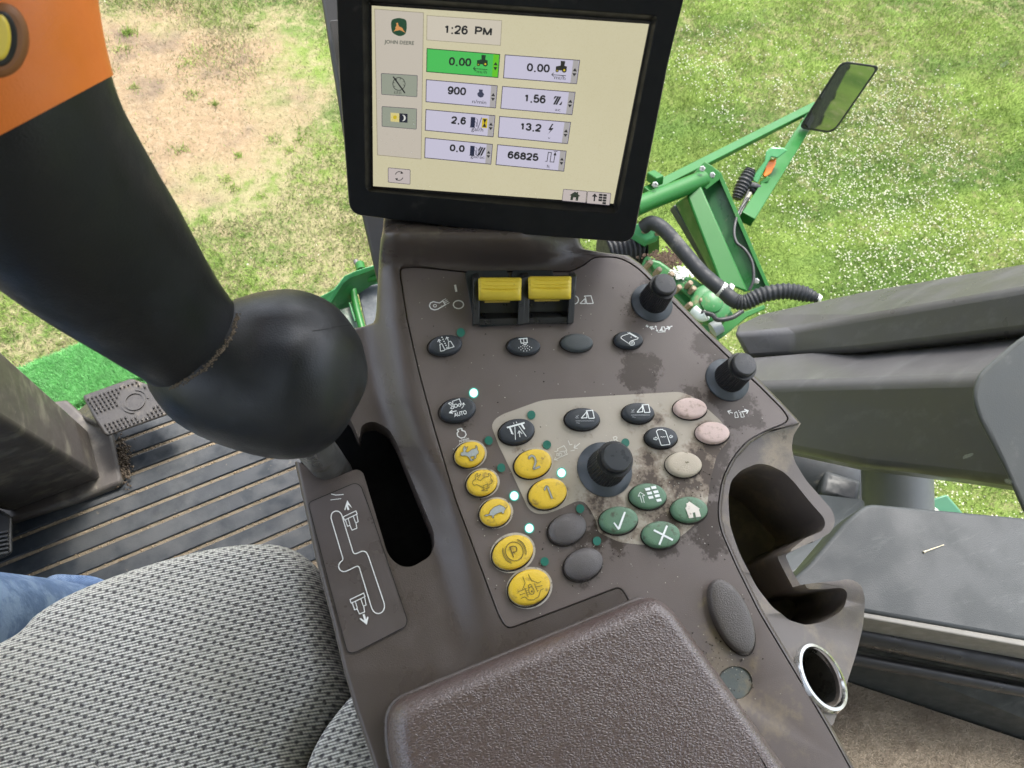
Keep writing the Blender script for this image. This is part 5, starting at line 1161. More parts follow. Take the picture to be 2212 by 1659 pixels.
ft.ln(ft.mix(ft.math('MULTIPLY', dots, .90), lite, (.055, .050, .054)), fp.inputs['Base Color']); fp.inputs['Roughness'].default_value = .92; fp.inputs['Specular IOR Level'].default_value = .2
fp.inputs['Sheen Weight'].default_value = .25
hh = ft.math('SUBTRACT', ft.math('ADD', ft.math('MULTIPLY', thread, .35), ft.math('MULTIPLY', fib, .8)), ft.math('MULTIPLY', dots, .9))
b = ft.new('ShaderNodeBump'); b.inputs['Strength'].default_value = .9; b.inputs['Distance'].default_value = .0014; ft.ln(hh, b.inputs['Height']); ft.ln(b.outputs[0], fp.inputs['Normal'])
seat = thing('operator_seat', 'grey woven operator seat with rows of dark dots beside the console', 'seat', at((-.20, .05, FLOOR_Z)))
def cushion(name, outline, z, crown, drop, rnd, nrings=12):
    """puffed pad over a plan outline: rings going in from the edge"""
    P0 = np.array([onz(x, y, z-rnd*.35)[:2] for x, y in outline]); n = len(P0); cen = P0.mean(0); V = []
    for k in (3, 2, 1):
        for q in P0: u = cen+(q-cen)*(1-.02*k); V.append((u[0], u[1], z-rnd-drop*k/3))
    for k in range(nrings+1):
        a_ = k/nrings*math.pi/2; s = 1-.26*(1-math.cos(a_))
        for q in P0: u = cen+(q-cen)*s; V.append((u[0], u[1], z-rnd+rnd*math.sin(a_)))
    for s in (.62, .5, .36, .2):
        for q in P0: u = cen+(q-cen)*s; V.append((u[0], u[1], z+crown*(1-(s/.74)**2)))
    m_ = 3+nrings+1+4; V.append((cen[0], cen[1], z+crown))
    f = [(i*n+k, i*n+(k+1) % n, (i+1)*n+(k+1) % n, (i+1)*n+k) for i in range(m_-1) for k in range(n)]+[((m_-1)*n+k, (m_-1)*n+(k+1) % n, m_*n) for k in range(n)]
    return mk(name, V, f, fm, seat, smooth=True, local=False, sharp=120)
SO_ = [tuple(q) for q in spline([(-330, 1560), (-160, 1450), (0, 1372), (60, 1318), (150, 1267), (300, 1212), (450, 1173), (560, 1161), (632, 1172), (690, 1222), (716, 1310), (742, 1430), (756, 1480), (730, 1540), (690, 1600), (660, 1680), (640, 1800), (300, 2000), (-200, 1960)], 5)]
cushion('cushion', SO_, 2.385, .012, .10, .055)
S2 = [tuple(q) for q in spline([(782, 1470), (742, 1516), (700, 1570), (664, 1640), (650, 1720), (700, 1860), (840, 1880), (900, 1700), (830, 1560), (806, 1490)], 5)]
cushion('side_bolster', S2, 2.40, .006, .10, .03)

# ================================================================== OPERATOR'S LEG
jm, jt, jp = newmat('denim')
jx = jt.new('ShaderNodeSeparateXYZ'); jt.ln(jt.coord(), jx.inputs[0])
tw = jt.math('MULTIPLY_ADD', jt.math('COSINE', jt.math('MULTIPLY', jt.math('ADD', jx.outputs[0], jt.math('ADD', jx.outputs[1], jx.outputs[2])), 3600)), .28, .5)
dn = jt.mix(jt.math('ADD', jt.math('MULTIPLY', tw, .6), jt.math('MULTIPLY', jt.noise(900, 3), .5)), (.030, .062, .150), (.12, .19, .33)); dn = jt.mix(jt.mr(jt.noise(22, 5, .7), .42, .62), dn, (.17, .245, .38)); jt.ln(dn, jp.inputs['Base Color']); jp.inputs['Roughness'].default_value = .9
jb = jt.new('ShaderNodeBump'); jb.inputs['Strength'].default_value = .5; jb.inputs['Distance'].default_value = .001; jt.ln(jt.math('ADD', tw, jt.math('MULTIPLY', jt.noise(38, 4), 11)), jb.inputs['Height']); jt.ln(jb.outputs[0], jp.inputs['Normal'])
per = thing('person', 'seated person in blue jeans, only a leg showing at the seat front', 'person', at((-.34, -.1, FLOOR_Z)))
def skin(name, pts, edges, rad, mat, parent, root=0, lev=2):
    inv = parent.matrix_world.inverted(); me = bpy.data.meshes.new(name); me.from_pydata([tuple(inv @ Vector([float(c) for c in p])) for p in pts], edges, []); me.update()
    o = link(name, me, None, parent); o.modifiers.new('skin', 'SKIN'); sd_ = me.skin_vertices[0].data
    for i, r_ in enumerate(rad): sd_[i].radius = (r_, r_) if not isinstance(r_, tuple) else r_
    sd_[root].use_root = True; s = o.modifiers.new('sub', 'SUBSURF'); s.levels = s.render_levels = lev
    bpy.context.view_layer.update(); dg = bpy.context.evaluated_depsgraph_get(); m2 = bpy.data.meshes.new_from_object(o.evaluated_get(dg)); o.modifiers.clear(); o.data = m2; m2.materials.clear(); m2.materials.append(mat)
    for p in m2.polygons: p.use_smooth = True
    return o
kr = onz(-400, 1470, 2.42); ar_ = onz(70, 1350, 2.12); fr = onz(185, 1345, 2.02)
hipc = np.array((-.50, -.22, 2.44)); hr = hipc+np.array((.09, .02, 0)); hl = hipc+np.array((-.10, .02, 0)); kl = np.array((-.56, .26, 2.44)); al = np.array((-.58, .40, 2.04))
kn_mid = kr*.5+ar_*.5+np.array((0, .01, .012))
skin('jeans', [hipc, hipc+np.array((0, -.03, .16)), hr, hr*.5+kr*.5+np.array((0, 0, .01)), kr, kn_mid, ar_, fr, hl, hl*.5+kl*.5, kl, kl*.5+al*.5, al], [(0, 1), (0, 2), (2, 3), (3, 4), (4, 5), (5, 6), (6, 7), (0, 8), (8, 9), (9, 10), (10, 11), (11, 12)], [.11, .12, .085, .075, .066, .060, .054, .046, .095, .085, .07, .062, .055], jm, per)
# turned seam of the trouser leg
sv = spline([D(88, 1277, .965), D(112, 1262, .952), D(150, 1262, .955), D(205, 1268, .965), D(270, 1300, 1.0)], 8); mk('trouser_fold', *tube(sv, [.006+.006*ss(0, 12, i) for i in range(len(sv))], 14), jm, per, smooth=True, local=False)

# ================================================================== STEERING PEDESTAL AND PEDALS
pedm = M('pedestal_plastic', (.055, .047, .043), .52, .25, 12, .3, 900, dirt=[((.12, .108, .088), .5, 7), ((.20, .185, .155), .10, 26)], streak=(3, 3, 7, .5))
ped = thing('steering_pedestal', 'dusty brown steering column pedestal rising from the rubber floor', 'pedestal', at(onz(170, 1000, FLOOR_Z)))
zb = FLOOR_Z+.012
b1, b2, b3, b4 = onz(192, 930, zb), onz(220, 1033, zb), onz(20, 1108, zb), onz(20, 960, zb)
t1, t2, t3, t4 = D(-60, 700, .80), D(-60, 866, .74), D(-420, 1010, .70), D(-420, 820, .78)
v, f = prism([t1, t2, t3, t4], [b1, b2, b3, b4]); mk('column', v, f, pedm, ped, bevel=.007, seg=3, local=False)
fo_ = [onz(x, y, FLOOR_Z+.002) for x, y in smooth_poly([(150, 870), (205, 921), (246, 938), (270, 1048), (180, 1084), (36, 1130), (-60, 1150), (-60, 900)], [6, 8, 8, 12, 6, 10, 0, 0])]
mk('foot_plate', *prism([(q[0], q[1], q[2]+.012) for q in fo_], [(q[0]*1.0, q[1], q[2]-.004) for q in fo_]), pedm, ped, bevel=.005, local=False)
# brake pedal
pm_ = M('pedal_rubber', (.034, .030, .028), .36, .2, 40, .3, 900, dirt=((.13, .11, .085), .25, 30))
bp_ = thing('brake_pedal', 'studded brown rubber brake pedal with a round emblem above the floor', 'pedal', at(onz(290, 880, FLOOR_Z+.06)))
ZP = FLOOR_Z+.075
def PD(x, y, h=0.): return onz(x, y, ZP+h)
def cX(x, y): return (x*.32242, 735.1+y*.32242)
PP = smooth_poly([cX(*q) for q in ((552, 372), (880, 255), (1060, 320), (1205, 455), (1180, 480), (725, 642), (700, 632), (640, 540))], [7, 6, 6, 6, 6, 7, 6, 4])
mk('pad', *prism([PD(x, y) for x, y in PP], [PD(x, y, -.012) for x, y in PP]), pm_, bp_, bevel=.003, local=False)
sv_, sf_ = [], []; 
def stud(x, y, s=2.7):
    k = len(sv_); q = [(x-s, y-s*.7), (x+s, y-s*.9), (x+s*1.2, y+s*.8), (x-s*.9, y+s)]
    sv_.extend([PD(*p_, -.001) for p_ in q]); sv_.extend([PD(x+(p_[0]-x)*.42, y+(p_[1]-y)*.42, .0040) for p_ in q])
    sf_.extend([(k+3, k+2, k+1, k), (k+4, k+5, k+6, k+7)]+[(k+j, k+(j+1) % 4, k+4+(j+1) % 4, k+4+j) for j in range(4)])
e1_, e2_, o_ = np.array((27., -9.6)), np.array((14.5, 21.5)), np.array((588., 392.))
for i in range(24):
    for j in range(13):
        q = o_+e1_*i+e2_*j*1.0
        x, y = cX(*q)
        if not inside((x, y), grow(PP, -3.0)): continue
        du_, dv_ = (q[0]-900)/1., (q[1]-408)/1.
        if math.hypot(du_, dv_*1.1) < 118: continue
        if 5 <= j <= 7 and i < 8 or (4.5 < j < 7.5 and abs(q[0]-900) < 190): continue
        stud(x, y)
mk('studs', sv_, sf_, pm_, bp_, kind='stuff', local=False)
def ringd(r0, r1, h_, t0=0, t1=360):
    v, f = stroke(circ(*cX(902, 408), (r0+r1)/2, (r0+r1)/2*.82, -20, 34, t0, t1), r1-r0, t1-t0 >= 360); return [PD(x, y, h_) for x, y in v], f
o = mk('emblem_ring', *ringd(19.5, 23.5, .0006), pm_, bp_, local=False); so_ = o.modifiers.new('s', 'SOLIDIFY'); so_.thickness = .0022; so_.offset = 0
for tt in ((-70, 10), (110, 190)):
    o = mk('emblem_bar', *ringd(27, 31, .0006, *tt), pm_, bp_, local=False); so_ = o.modifiers.new('s', 'SOLIDIFY'); so_.thickness = .0022; so_.offset = 0
mk('pedal_arm', *beam(PD(*cX(760, 560), -.012), onz(*cX(560, 470), FLOOR_Z-.01), .024, .012), pm_, bp_, bevel=.003, local=False)
# second pedal at the picture's left edge
p2 = thing('foot_pedal', 'ribbed black foot pedal standing left of the seat at the pedestal', 'pedal', at(onz(0, 1160, FLOOR_Z+.02)))
q2 = [(-120, 1120), (-5, 1098), (26, 1116), (27, 1196), (-10, 1212), (-120, 1250)]
mk('pad', *prism([onz(x, y, FLOOR_Z+.10) for x, y in q2], [onz(x, y, FLOOR_Z+.012) for x, y in q2]), M('pedal_black', (.020, .020, .021), .4, .2, 30), p2, bevel=.004, local=False)
for k in range(6): mk('tread_rib', *beam(onz(-90, 1170+k*9-(-90+10)*.0, FLOOR_Z+.102), onz(18, 1148+k*9, FLOOR_Z+.102), .0028, .004), M('rib_grey', (.07, .07, .07), .35), p2, bevel=.0008, local=False)

# ================================================================== GREEN BRISTLE MAT AND GREEN FRAME AHEAD
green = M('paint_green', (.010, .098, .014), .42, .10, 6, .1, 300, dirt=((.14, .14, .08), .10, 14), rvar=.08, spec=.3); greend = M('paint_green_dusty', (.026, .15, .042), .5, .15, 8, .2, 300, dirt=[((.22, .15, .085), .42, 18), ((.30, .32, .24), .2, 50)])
mat_ = thing('bristle_mat', 'bright green shaggy strip lying just ahead of the brake pedal', 'mat', at(D(150, 800, 1.35)))
ZM = float(D(150, 800, 1.35)[2])
mc = [(36, 802), (330, 690), (400, 800), (196, 905), (135, 880)]
mc = [(20, 812), (330, 686), (420, 790), (150, 905)]
mk('backing', *prism([onz(x, y, ZM) for x, y in mc], [onz(x, y, ZM)-np.array((0, 0, .05)) for x, y in mc]), M('mat_green_dark', (.012, .075, .022), .9), mat_, local=False, bevel=.004)
nb = 60000; s_, t_ = rng.random(nb), rng.random(nb)
c4 = np.array([onz(x, y, ZM) for x, y in mc]); bpz = (c4[0]*(1-s_[:, None])+c4[1]*s_[:, None])*(1-t_[:, None])+(c4[3]*(1-s_[:, None])+c4[2]*s_[:, None])*t_[:, None]
fr_ = t_ > .88
ln2 = rng.uniform(.010, .018, nb); dr = nrm((c4[3]-c4[0])); a_ = rng.uniform(0, 6.28, nb)
tip = bpz+np.stack([np.cos(a_)*.006, np.sin(a_)*.006, ln2], 1)+dr[None]*np.where(fr_, .018, .004)[:, None]*rng.random(nb)[:, None]-np.array((0, 0, 1))[None]*np.where(fr_, .04*rng.random(nb), 0)[:, None]
uu = np.stack([-np.sin(a_), np.cos(a_), 0*a_], 1)*.0011
bm_ = raw_mesh('bristles', np.stack([bpz-uu, bpz+uu, tip], 1).reshape(-1, 3)-np.array(mat_.matrix_world.translation), 3, M('bristle_green', (.28, .60, .26), .6, .3, 60), {}, kind='stuff'); bm_.parent = mat_

fr1 = thing('green_deck', 'green painted metal housing seen through the glass below the monitor', 'machine housing', at(D(760, 650, 1.9)))
def A3(x, y): return (658.3+.14881*x, 466.3+.14881*y)
def plate3(name, pts, mat, par, thk=.012, bev=.003):
    """pts: picture x, y, depth; closed plate with thickness away from the eye"""
    P_ = [D(*q) for q in pts]; v, f = prism(P_, [p_+np.array((0, 0, -thk)) for p_ in P_]); return mk(name, v, f, mat, par, local=False, bevel=bev)
K3 = lambda x, y, d: (*A3(x, y), d)
plate3('rim', [K3(-150, 1290, 1.88), K3(200, 1180, 1.89), K3(430, 1060, 1.90), K3(570, 870, 1.92), K3(750, 790, 1.93), K3(1130, 672, 1.95), K3(1130, 712, 1.95), K3(765, 826, 1.94), K3(592, 898, 1.93), K3(338, 1300, 1.91), K3(250, 1400, 1.91), K3(-100, 1500, 1.90)], M('paint_green_rim_lit', (.045, .24, .085), .35, .1, 10), fr1, .008, .002)  # brightness of the rim's top face is put into a lighter green
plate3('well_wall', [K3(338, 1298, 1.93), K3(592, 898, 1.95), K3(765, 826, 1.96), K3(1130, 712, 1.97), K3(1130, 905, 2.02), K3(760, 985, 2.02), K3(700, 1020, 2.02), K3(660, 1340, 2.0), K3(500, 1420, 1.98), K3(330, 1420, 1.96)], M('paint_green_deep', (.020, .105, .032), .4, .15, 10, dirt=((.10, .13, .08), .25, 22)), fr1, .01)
plate3('floor_pan', [K3(330, 1330, 1.97), K3(650, 1240, 2.01), K3(850, 1700, 1.97), K3(300, 1720, 1.93)], M('pan_dusty', (.060, .10, .075), .6, .3, 14, dirt=((.20, .21, .18), .3, 14)), fr1, .01)
mk('lip', *tube(spline([D(*K3(1130, 880, 2.0)), D(*K3(900, 925, 2.0)), D(*K3(750, 985, 1.99)), D(*K3(705, 1060, 1.985)), D(*K3(750, 1330, 1.97)), D(*K3(850, 1700, 1.94))], 5), .0098, 10), green, fr1, smooth=True, local=False)
mk('inner_post', *beam(D(*K3(655, 1260, 1.985)), D(*K3(745, 1530, 1.96)), .008, .008), M('paint_green_pale2', (.05, .22, .08), .4), fr1, bevel=.002, local=False)
plate3('lip_shelf', [K3(775, 1000, 2.01), K3(1130, 905, 2.02), K3(1130, 955, 2.03), K3(790, 1030, 2.02)], M('paint_green_worn', (.06, .24, .10), .4, .2, 20), fr1, .005, .001)
plate3('screen_panel', [K3(755, 1015, 2.03), K3(1130, 950, 2.04), K3(1130, 1700, 1.98), K3(905, 1680, 1.97)], M('panel_slate', (.060, .070, .078), .7, .2, 60, .4, 300, dirt=((.12, .13, .13), .35, 40)), fr1, .01)
mk('hub', *tube([D(*K3(800, 705, 1.98)), D(*K3(822, 800, 1.96))], .0125, 20), green, fr1, smooth=True, local=False); mk('shaft', *tube([D(*K3(738, 650, 2.0)), D(*K3(772, 740, 1.99))], .0065, 12), M('shaft_steel', (.12, .11, .11), .5, metal=.5), fr1, smooth=True, local=False)

# ================================================================== RIGHT: SUPPORT FRAME, MIRROR, LAMP, HOSE, GEARBOX
boltm = M('bolt_zinc', (.52, .53, .52), .35, .1, 60, metal=.8)
frm_ = thing('support_frame', 'bright green welded frame of tubes and plates holding the mirror', 'frame', at(D(1560, 560, 2.3)))
def G(x, y, d): return D(*AR(x, y), d)
mk('flat_arm', *beam(G(560, 290, 2.24), D(1762, 229, 2.80), .030, .022, up=(0, 0, 1)), green, frm_, bevel=.003, local=False)
mk('mirror_post', *beam(D(1612, 474, 2.34), D(1760, 240, 2.80), (.046, .042), (.034, .034), up=nrm(ray(1670, 380))), green, frm_, bevel=.003, local=False)
mk('cross_tube', *tube([G(470, 400, 2.16), G(975, 195, 2.28)], [.028, .027], 20), green, frm_, smooth=True, local=False)
mk('end_plate', *prism([G(*q, 2.265) for q in ((905, 150), (985, 65), (1040, 98), (1100, 150), (1090, 200), (1000, 270), (960, 240), (980, 170))], [G(*q, 2.29) for q in ((905, 150), (985, 65), (1040, 98), (1100, 150), (1090, 200), (1000, 270), (960, 240), (980, 170))]), green, frm_, bevel=.002, local=False)
mk('square_post', *prism([G(*q, d) for q, d in (((858, 318), 2.25), ((955, 228), 2.25), ((1306, 1017), 2.19), ((1095, 940), 2.19))], [G(*q, d) for q, d in (((765, 372), 2.36), ((900, 300), 2.36), ((1240, 1000), 2.29), ((1030, 880), 2.29))]), green, frm_, bevel=.006, local=False)
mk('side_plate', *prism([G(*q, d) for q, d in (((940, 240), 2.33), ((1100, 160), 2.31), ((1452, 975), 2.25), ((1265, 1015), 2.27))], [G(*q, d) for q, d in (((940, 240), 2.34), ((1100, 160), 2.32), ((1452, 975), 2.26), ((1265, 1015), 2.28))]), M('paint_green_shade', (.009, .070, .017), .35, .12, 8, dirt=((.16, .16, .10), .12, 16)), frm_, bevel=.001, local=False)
mk('edge_flange', *prism([G(*q, d) for q, d in (((1040, 100), 2.29), ((1105, 148), 2.29), ((1455, 968), 2.23), ((1434, 985), 2.23), ((1085, 175), 2.29))], [G(*q, d) for q, d in (((1040, 100), 2.33), ((1105, 148), 2.33), ((1455, 968), 2.27), ((1434, 985), 2.27), ((1085, 175), 2.33))]), green, frm_, bevel=.001, local=False)
mk('post_shaded_side', *beam(G(770, 390, 2.38), G(1070, 880, 2.34), .030, .03), M('post_side_shade', (.035, .045, .042), .5, .2, 20), frm_, bevel=.003, local=False)  # shade on the square post's left side, put into a dark grey strip
for (x, y, d) in ((625, 235, 2.17), (968, 120, 2.24), (1040, 165, 2.27), (850, 372, 2.3), (1360, 935, 2.22)):
    c0_ = G(x, y, d); mk('bolt', *xf(lathe([(.0095, 0), (.0095, .006), (.0075, .0085), (.001, .0088)], 6), axes(c0_, nrm(C-c0_))), boltm, frm_, local=False)
mk('hinge_block', *beam(G(590, 165, 2.25), G(660, 210, 2.22), .03, .03), green, frm_, bevel=.004, local=False)
wire = M('wire_black', (.016, .016, .018), .5)
mk('cable', *tube(spline([G(1300, 330, 2.30), G(1230, 440, 2.28), G(1200, 560, 2.25), G(1215, 650, 2.22), G(1280, 710, 2.21), G(1330, 800, 2.2), G(1340, 920, 2.19), G(1310, 1000, 2.19)], 8), .0045, 10), wire, frm_, smooth=True, local=False)
# mirror
mir = thing('side_mirror', 'black rimmed rectangular side mirror on a green arm over the grass', 'mirror', at(D(1812, 208, 2.62)))
MA, MB = np.array((75., 10.)), np.array((-95., 145.)); za, zb, dm = 42., 112., 2.56
rx_, ry_, rz_ = R@np.array((1, 0, 0)), R@np.array((0, -1, 0)), R@np.array((0, 0, -1)); mn_ = nrm(np.cross(rx_*MA[0]+ry_*MA[1]+rz_*za, rx_*MB[0]+ry_*MB[1]+rz_*zb)); mc_ = D(1812, 208, dm)
mn_ = nrm((-.429, -.895, .122))
MQ = [np.array(q, float) for q in ((1818, 130), (1903, 142), (1800, 290), (1723, 278))]
def mirror_pt(u, v_, h=0):
    p_ = (MQ[0]*(1-u)+MQ[1]*u)*(1-v_)+(MQ[3]*(1-u)+MQ[2]*u)*v_; r = ray(*p_); return C+r*((mn_@(mc_-C)+h)/(mn_@r))
ro_ = smooth_poly([(0, 0), (100, 0), (100, 200), (0, 200)], [22, 16, 24, 20], 6); ro_ = [(x/100, y/200) for x, y in ro_]
mk('housing', *prism([mirror_pt(u, v_, .004) for u, v_ in ro_], [mirror_pt(u+(.5-u)*.25, v_+(.5-v_)*.25, -.045) for u, v_ in ro_]), M('mirror_black', (.018, .019, .020), .45), mir, bevel=.004, local=False)
inn = [(u+(.5-u)*.13, v_+(.5-v_)*.07) for u, v_ in ro_]
mm_ = M('mirror_glass', (.34, .38, .35), .02, .0, 10, metal=1, rvar=.0)
mk('glass', *prism([mirror_pt(u, v_, .0052) for u, v_ in inn], [mirror_pt(u, v_, .003) for u, v_ in inn]), mm_, mir, local=False)
# amber marker light, its bracket and the coiled conduit
lamp = thing('marker_light', 'amber marker light in a green bracket on the mirror post', 'light', at(D(1660, 360, 2.45)))
C3 = lambda x, y, d: D(1443.9+.34722*x, .34722*y, d)
mk('bracket', *prism([C3(*q, 2.43) for q in ((605, 945), (640, 915), (715, 918), (742, 935), (680, 985), (640, 975), (555, 1140), (510, 1118), (600, 1000))], [C3(*q, 2.47) for q in ((605, 945), (640, 915), (715, 918), (742, 935), (680, 985), (640, 975), (555, 1140), (510, 1118), (600, 1000))]), M('paint_green_light', (.035, .19, .06), .35, .1, 10), lamp, bevel=.004, local=False)
lv = [C3(*q, 2.455) for q in ((575, 1030), (610, 1000), (672, 985), (668, 1020), (640, 1075), (600, 1108), (585, 1090), (600, 1050))]
mk('lens', *prism(lv, [q+(nrm(q-C))*.05 for q in lv]), M('lens_amber', (.75, .19, .025), .18, .1, 60), lamp, bevel=.005, local=False)
mk('clip', *prism([C3(*q, 2.44) for q in ((565, 1135), (600, 1112), (612, 1095), (635, 1105), (620, 1130), (580, 1145))], [C3(*q, 2.46) for q in ((565, 1135), (600, 1112), (612, 1095), (635, 1105), (620, 1130), (580, 1145))]), green, lamp, bevel=.002, local=False)
coil = thing('ribbed_conduit', 'short black ribbed rubber conduit hanging beside the amber light', 'conduit', at(C3(465, 1150, 2.42)))
blk = M('rubber_black', (.020, .021, .023), .5, .2, 30, .2, 500, dirt=((.08, .08, .075), .25, 40))
cpth = spline([C3(512, 1055, 2.42), C3(495, 1090, 2.42), C3(465, 1150, 2.42), C3(440, 1200, 2.42), C3(425, 1240, 2.42)], 16)
prof_r = [.008+.0135*math.sin(math.pi*min(1, (i+8)/(len(cpth)+12)))**.6 for i in range(len(cpth))]
mk('sheath', *tube(cpth, [r_*(1+.13*math.sin(i*1.05)) for i, r_ in enumerate(prof_r)], 18), blk, coil, smooth=True, local=False, sharp=100)
mk('connector', *tube(spline([C3(500, 1150, 2.42), C3(545, 1160, 2.43), C3(570, 1185, 2.44), C3(545, 1200, 2.44), C3(505, 1165, 2.43)], 6), .011, 10), blk, coil, smooth=True, local=False)
mk('wire_loop', *tube(spline([C3(500, 1180, 2.41), C3(470, 1250, 2.40), C3(430, 1350, 2.38), C3(378, 1400, 2.37), C3(385, 1440, 2.36), C3(420, 1380, 2.37), C3(470, 1290, 2.39), C3(510, 1210, 2.41)], 8), .0035, 8), wire, coil, smooth=True, local=False)
mk('wire_tape', *tube([C3(510, 1200, 2.405), C3(465, 1275, 2.39), C3(440, 1330, 2.385)], .0055, 8), M('tape_worn', (.30, .29, .24), .7, .4, 60), coil, smooth=True, local=False)
# hose
hz = thing('drive_hose', 'thick grey black hose with a clamp and a ribbed bend', 'hose', at(G(1100, 970, 2.1)))
hm = M('hose_rubber', (.015, .017, .020), .6, .2, 20, .2, 400, dirt=((.07, .07, .066), .3, 16), spec=.3)
mk('smooth_hose', *tube(spline([G(540, 545, 2.20), G(600, 512, 2.18), G(690, 560, 2.16), G(830, 720, 2.14), G(960, 870, 2.12), G(1095, 985, 2.10), G(1140, 1015, 2.10)], 8),   .0215, 20), hm, hz, smooth=True, local=False)
hp = spline([G(1125, 1010, 2.09), G(1200, 1075, 2.08), G(1285, 1085, 2.07), G(1400, 1035, 2.06), G(1560, 1008, 2.05), G(1700, 1025, 2.04), G(1812, 1062, 2.03)], 26)
mk('ribbed_hose', *tube(hp, [(.0212 if i < 30 else (  .0216+.0017*math.sin(i*1.05)))*(1 if i < len(hp)-30 else 1-.45*ss(len(hp)-30, len(hp), i)) for i in range(len(hp))], 20), hm, hz, smooth=True, local=False, sharp=100)
for (x, y) in ((1112, 975), (1160, 985)):
    a_ = G(x-12, y+5, 2.085); mk('clamp', *tube([G(x-5, y+20, 2.10)+nrm(G(1140, 1015, 2.1)-G(1095, 985, 2.1))*s for s in (-.006, .006)], .0228, 20), M('clamp_pale', (.42, .43, .41), .4, .2, 40), hz, smooth=True, local=False)
mk('hose_tip', *tube([G(1800, 1052, 2.03), G(1826, 1064, 2.03)], [.012, .009], 12), M('tip_white', (.7, .7, .66), .5), hz, smooth=True, local=False)
# gearbox
gb = thing('gearbox', 'rust spotted green gearbox with bolts and a round flange by the hose', 'gearbox', at(G(950, 1000, 2.3)))
gpoly = [(560, 740), (640, 770), (760, 830), (900, 905), (1010, 970), (1130, 1075), (1205, 1170), (1150, 1215), (1090, 1235), (1110, 1330), (1080, 1370), (980, 1260), (800, 1060), (640, 900), (520, 830)]
mk('casing', *prism([G(*q, 2.28) for q in gpoly], [G(*q, 2.28)-np.array((0, 0, .12)) for q in gpoly]), greend, gb, bevel=.008, local=False)
mk('top_cover', *prism([G(*q, 2.24) for q in ((560, 770), (660, 790), (900, 960), (1030, 1060), (940, 1110), (820, 1010), (640, 890))], [G(*q, 2.29) for q in ((560, 770), (660, 790), (900, 960), (1030, 1060), (940, 1110), (820, 1010), (640, 890))]), greend, gb, bevel=.006, local=False)
fc_ = G(1032, 1095, 2.23); mk('flange', *xf(lathe([(.062, -.03), (.062, .004), (.058, .009), (.034, .010), (.033, .017), (.024, .022), (.001, .023)], 28), axes(fc_, nrm((C-fc_)*np.array((.6, .6, 1.4))))), greend, gb, smooth=True, local=False)
rustm = M('bolt_rusty', (.20, .15, .10), .6, .3, 60, dirt=((.4, .4, .36), .15, 80))
for (x, y) in ((965, 1075), (1000, 1140), (1090, 1130), (1110, 1085), (1040, 1050), (880, 1105), (905, 990), (800, 980), (745, 885), (590, 800), (655, 852), (920, 1150), (1000, 1200), (1075, 1270), (1080, 1310), (880, 950)):
    c0_ = G(x, y, 2.222); mk('bolt', *xf(lathe([(.009, -.03), (.009, .004), (.007, .006), (.001, .0065)], 6), axes(c0_, (.1, -.2, 1))), rustm, gb, local=False)
mk('fitting', *tube(spline([G(900, 1140, 2.2), G(960, 1190, 2.19), G(1000, 1180, 2.18)], 5), .016, 14), M('fitting_pale', (.45, .50, .46), .4, .2, 40), gb, smooth=True, local=False)
mk('cable', *tube(spline([G(960, 1160, 2.18), G(1040, 1180, 2.17), G(1080, 1215, 2.16), G(1180, 1200, 2.16), G(1260, 1150, 2.17)], 8), .007, 10), wire, gb, smooth=True, local=False)
mk('lower_cylinder', *tube([G(1040, 1290, 2.2), G(1100, 1255, 2.2)], .022, 16), M('cyl_grey', (.20, .22, .22), .4), gb, smooth=True, local=False)
mk('skid_strip', *prism([G(*q, d) for q, d in (((1060, 1330), 2.2), ((1130, 1230), 2.2), ((1250, 1165), 2.22), ((1420, 1105), 2.24), ((1425, 1135), 2.24), ((1290, 1200), 2.22), ((1130, 1330), 2.2), ((1090, 1360), 2.2))], [G(*q, d+.03) for q, d in (((1060, 1330), 2.2), ((1130, 1230), 2.2), ((1250, 1165), 2.22), ((1420, 1105), 2.24), ((1425, 1135), 2.24), ((1290, 1200), 2.22), ((1130, 1330), 2.2), ((1090, 1360), 2.2))]), green, gb, bevel=.003, local=False)
bx = thing('valve_box', 'small bright green lidded box behind the lower corner of the monitor', 'box', at(G(560, 620, 2.25)))
tb = [(480, 515), (560, 505), (662, 600), (560, 640), (480, 590), (440, 560)]
mk('lid', *prism([G(*q, 2.25) for q in tb], [G(*q, 2.25)-np.array((0, 0, .03)) for q in tb]), M('paint_green_pale', (.05, .24, .09), .4, .12, 12), bx, bevel=.005, local=False)
mk('case', *prism([G(480, 590, 2.27), G(560, 640, 2.26), G(660, 602, 2.28), G(480, 520, 2.30)], [G(485, 770, 2.36), G(535, 800, 2.34), G(660, 720, 2.38), G(500, 700, 2.40)]), green, bx, bevel=.004, local=False)
for (x, y) in ((548, 568), (645, 585)): c0_ = G(x, y, 2.245); mk('bolt', *xf(lathe([(.009, -.005), (.009, .005), (.001, .007)], 6), axes(c0_, (0, 0, 1))), rustm, bx, local=False)
bel = thing('rubber_bellows', 'dark ribbed rubber bellows half hidden under the monitor corner', 'bellows', at(G(430, 700, 2.3)))
bpth = spline([G(520, 690, 2.34), G(440, 700, 2.33), G(340, 720, 2.32), G(250, 740, 2.31)], 20); mk('sleeve', *tube(bpth, [.052+.006*math.sin(i*.95) for i in range(len(bpth))], 22), blk, bel, smooth=True, local=False, sharp=100)
pp_ = [G(random.gauss(730, 70), random.gauss(770, 34), 2.262) for _ in range(420)]; crumbs('chaff', [tuple(q) for q in pp_], .002, .007, M('chaff_brown', (.10, .065, .045), .95, .6, 60), label='brown chaff and soil gathered on the gearbox by the hose')
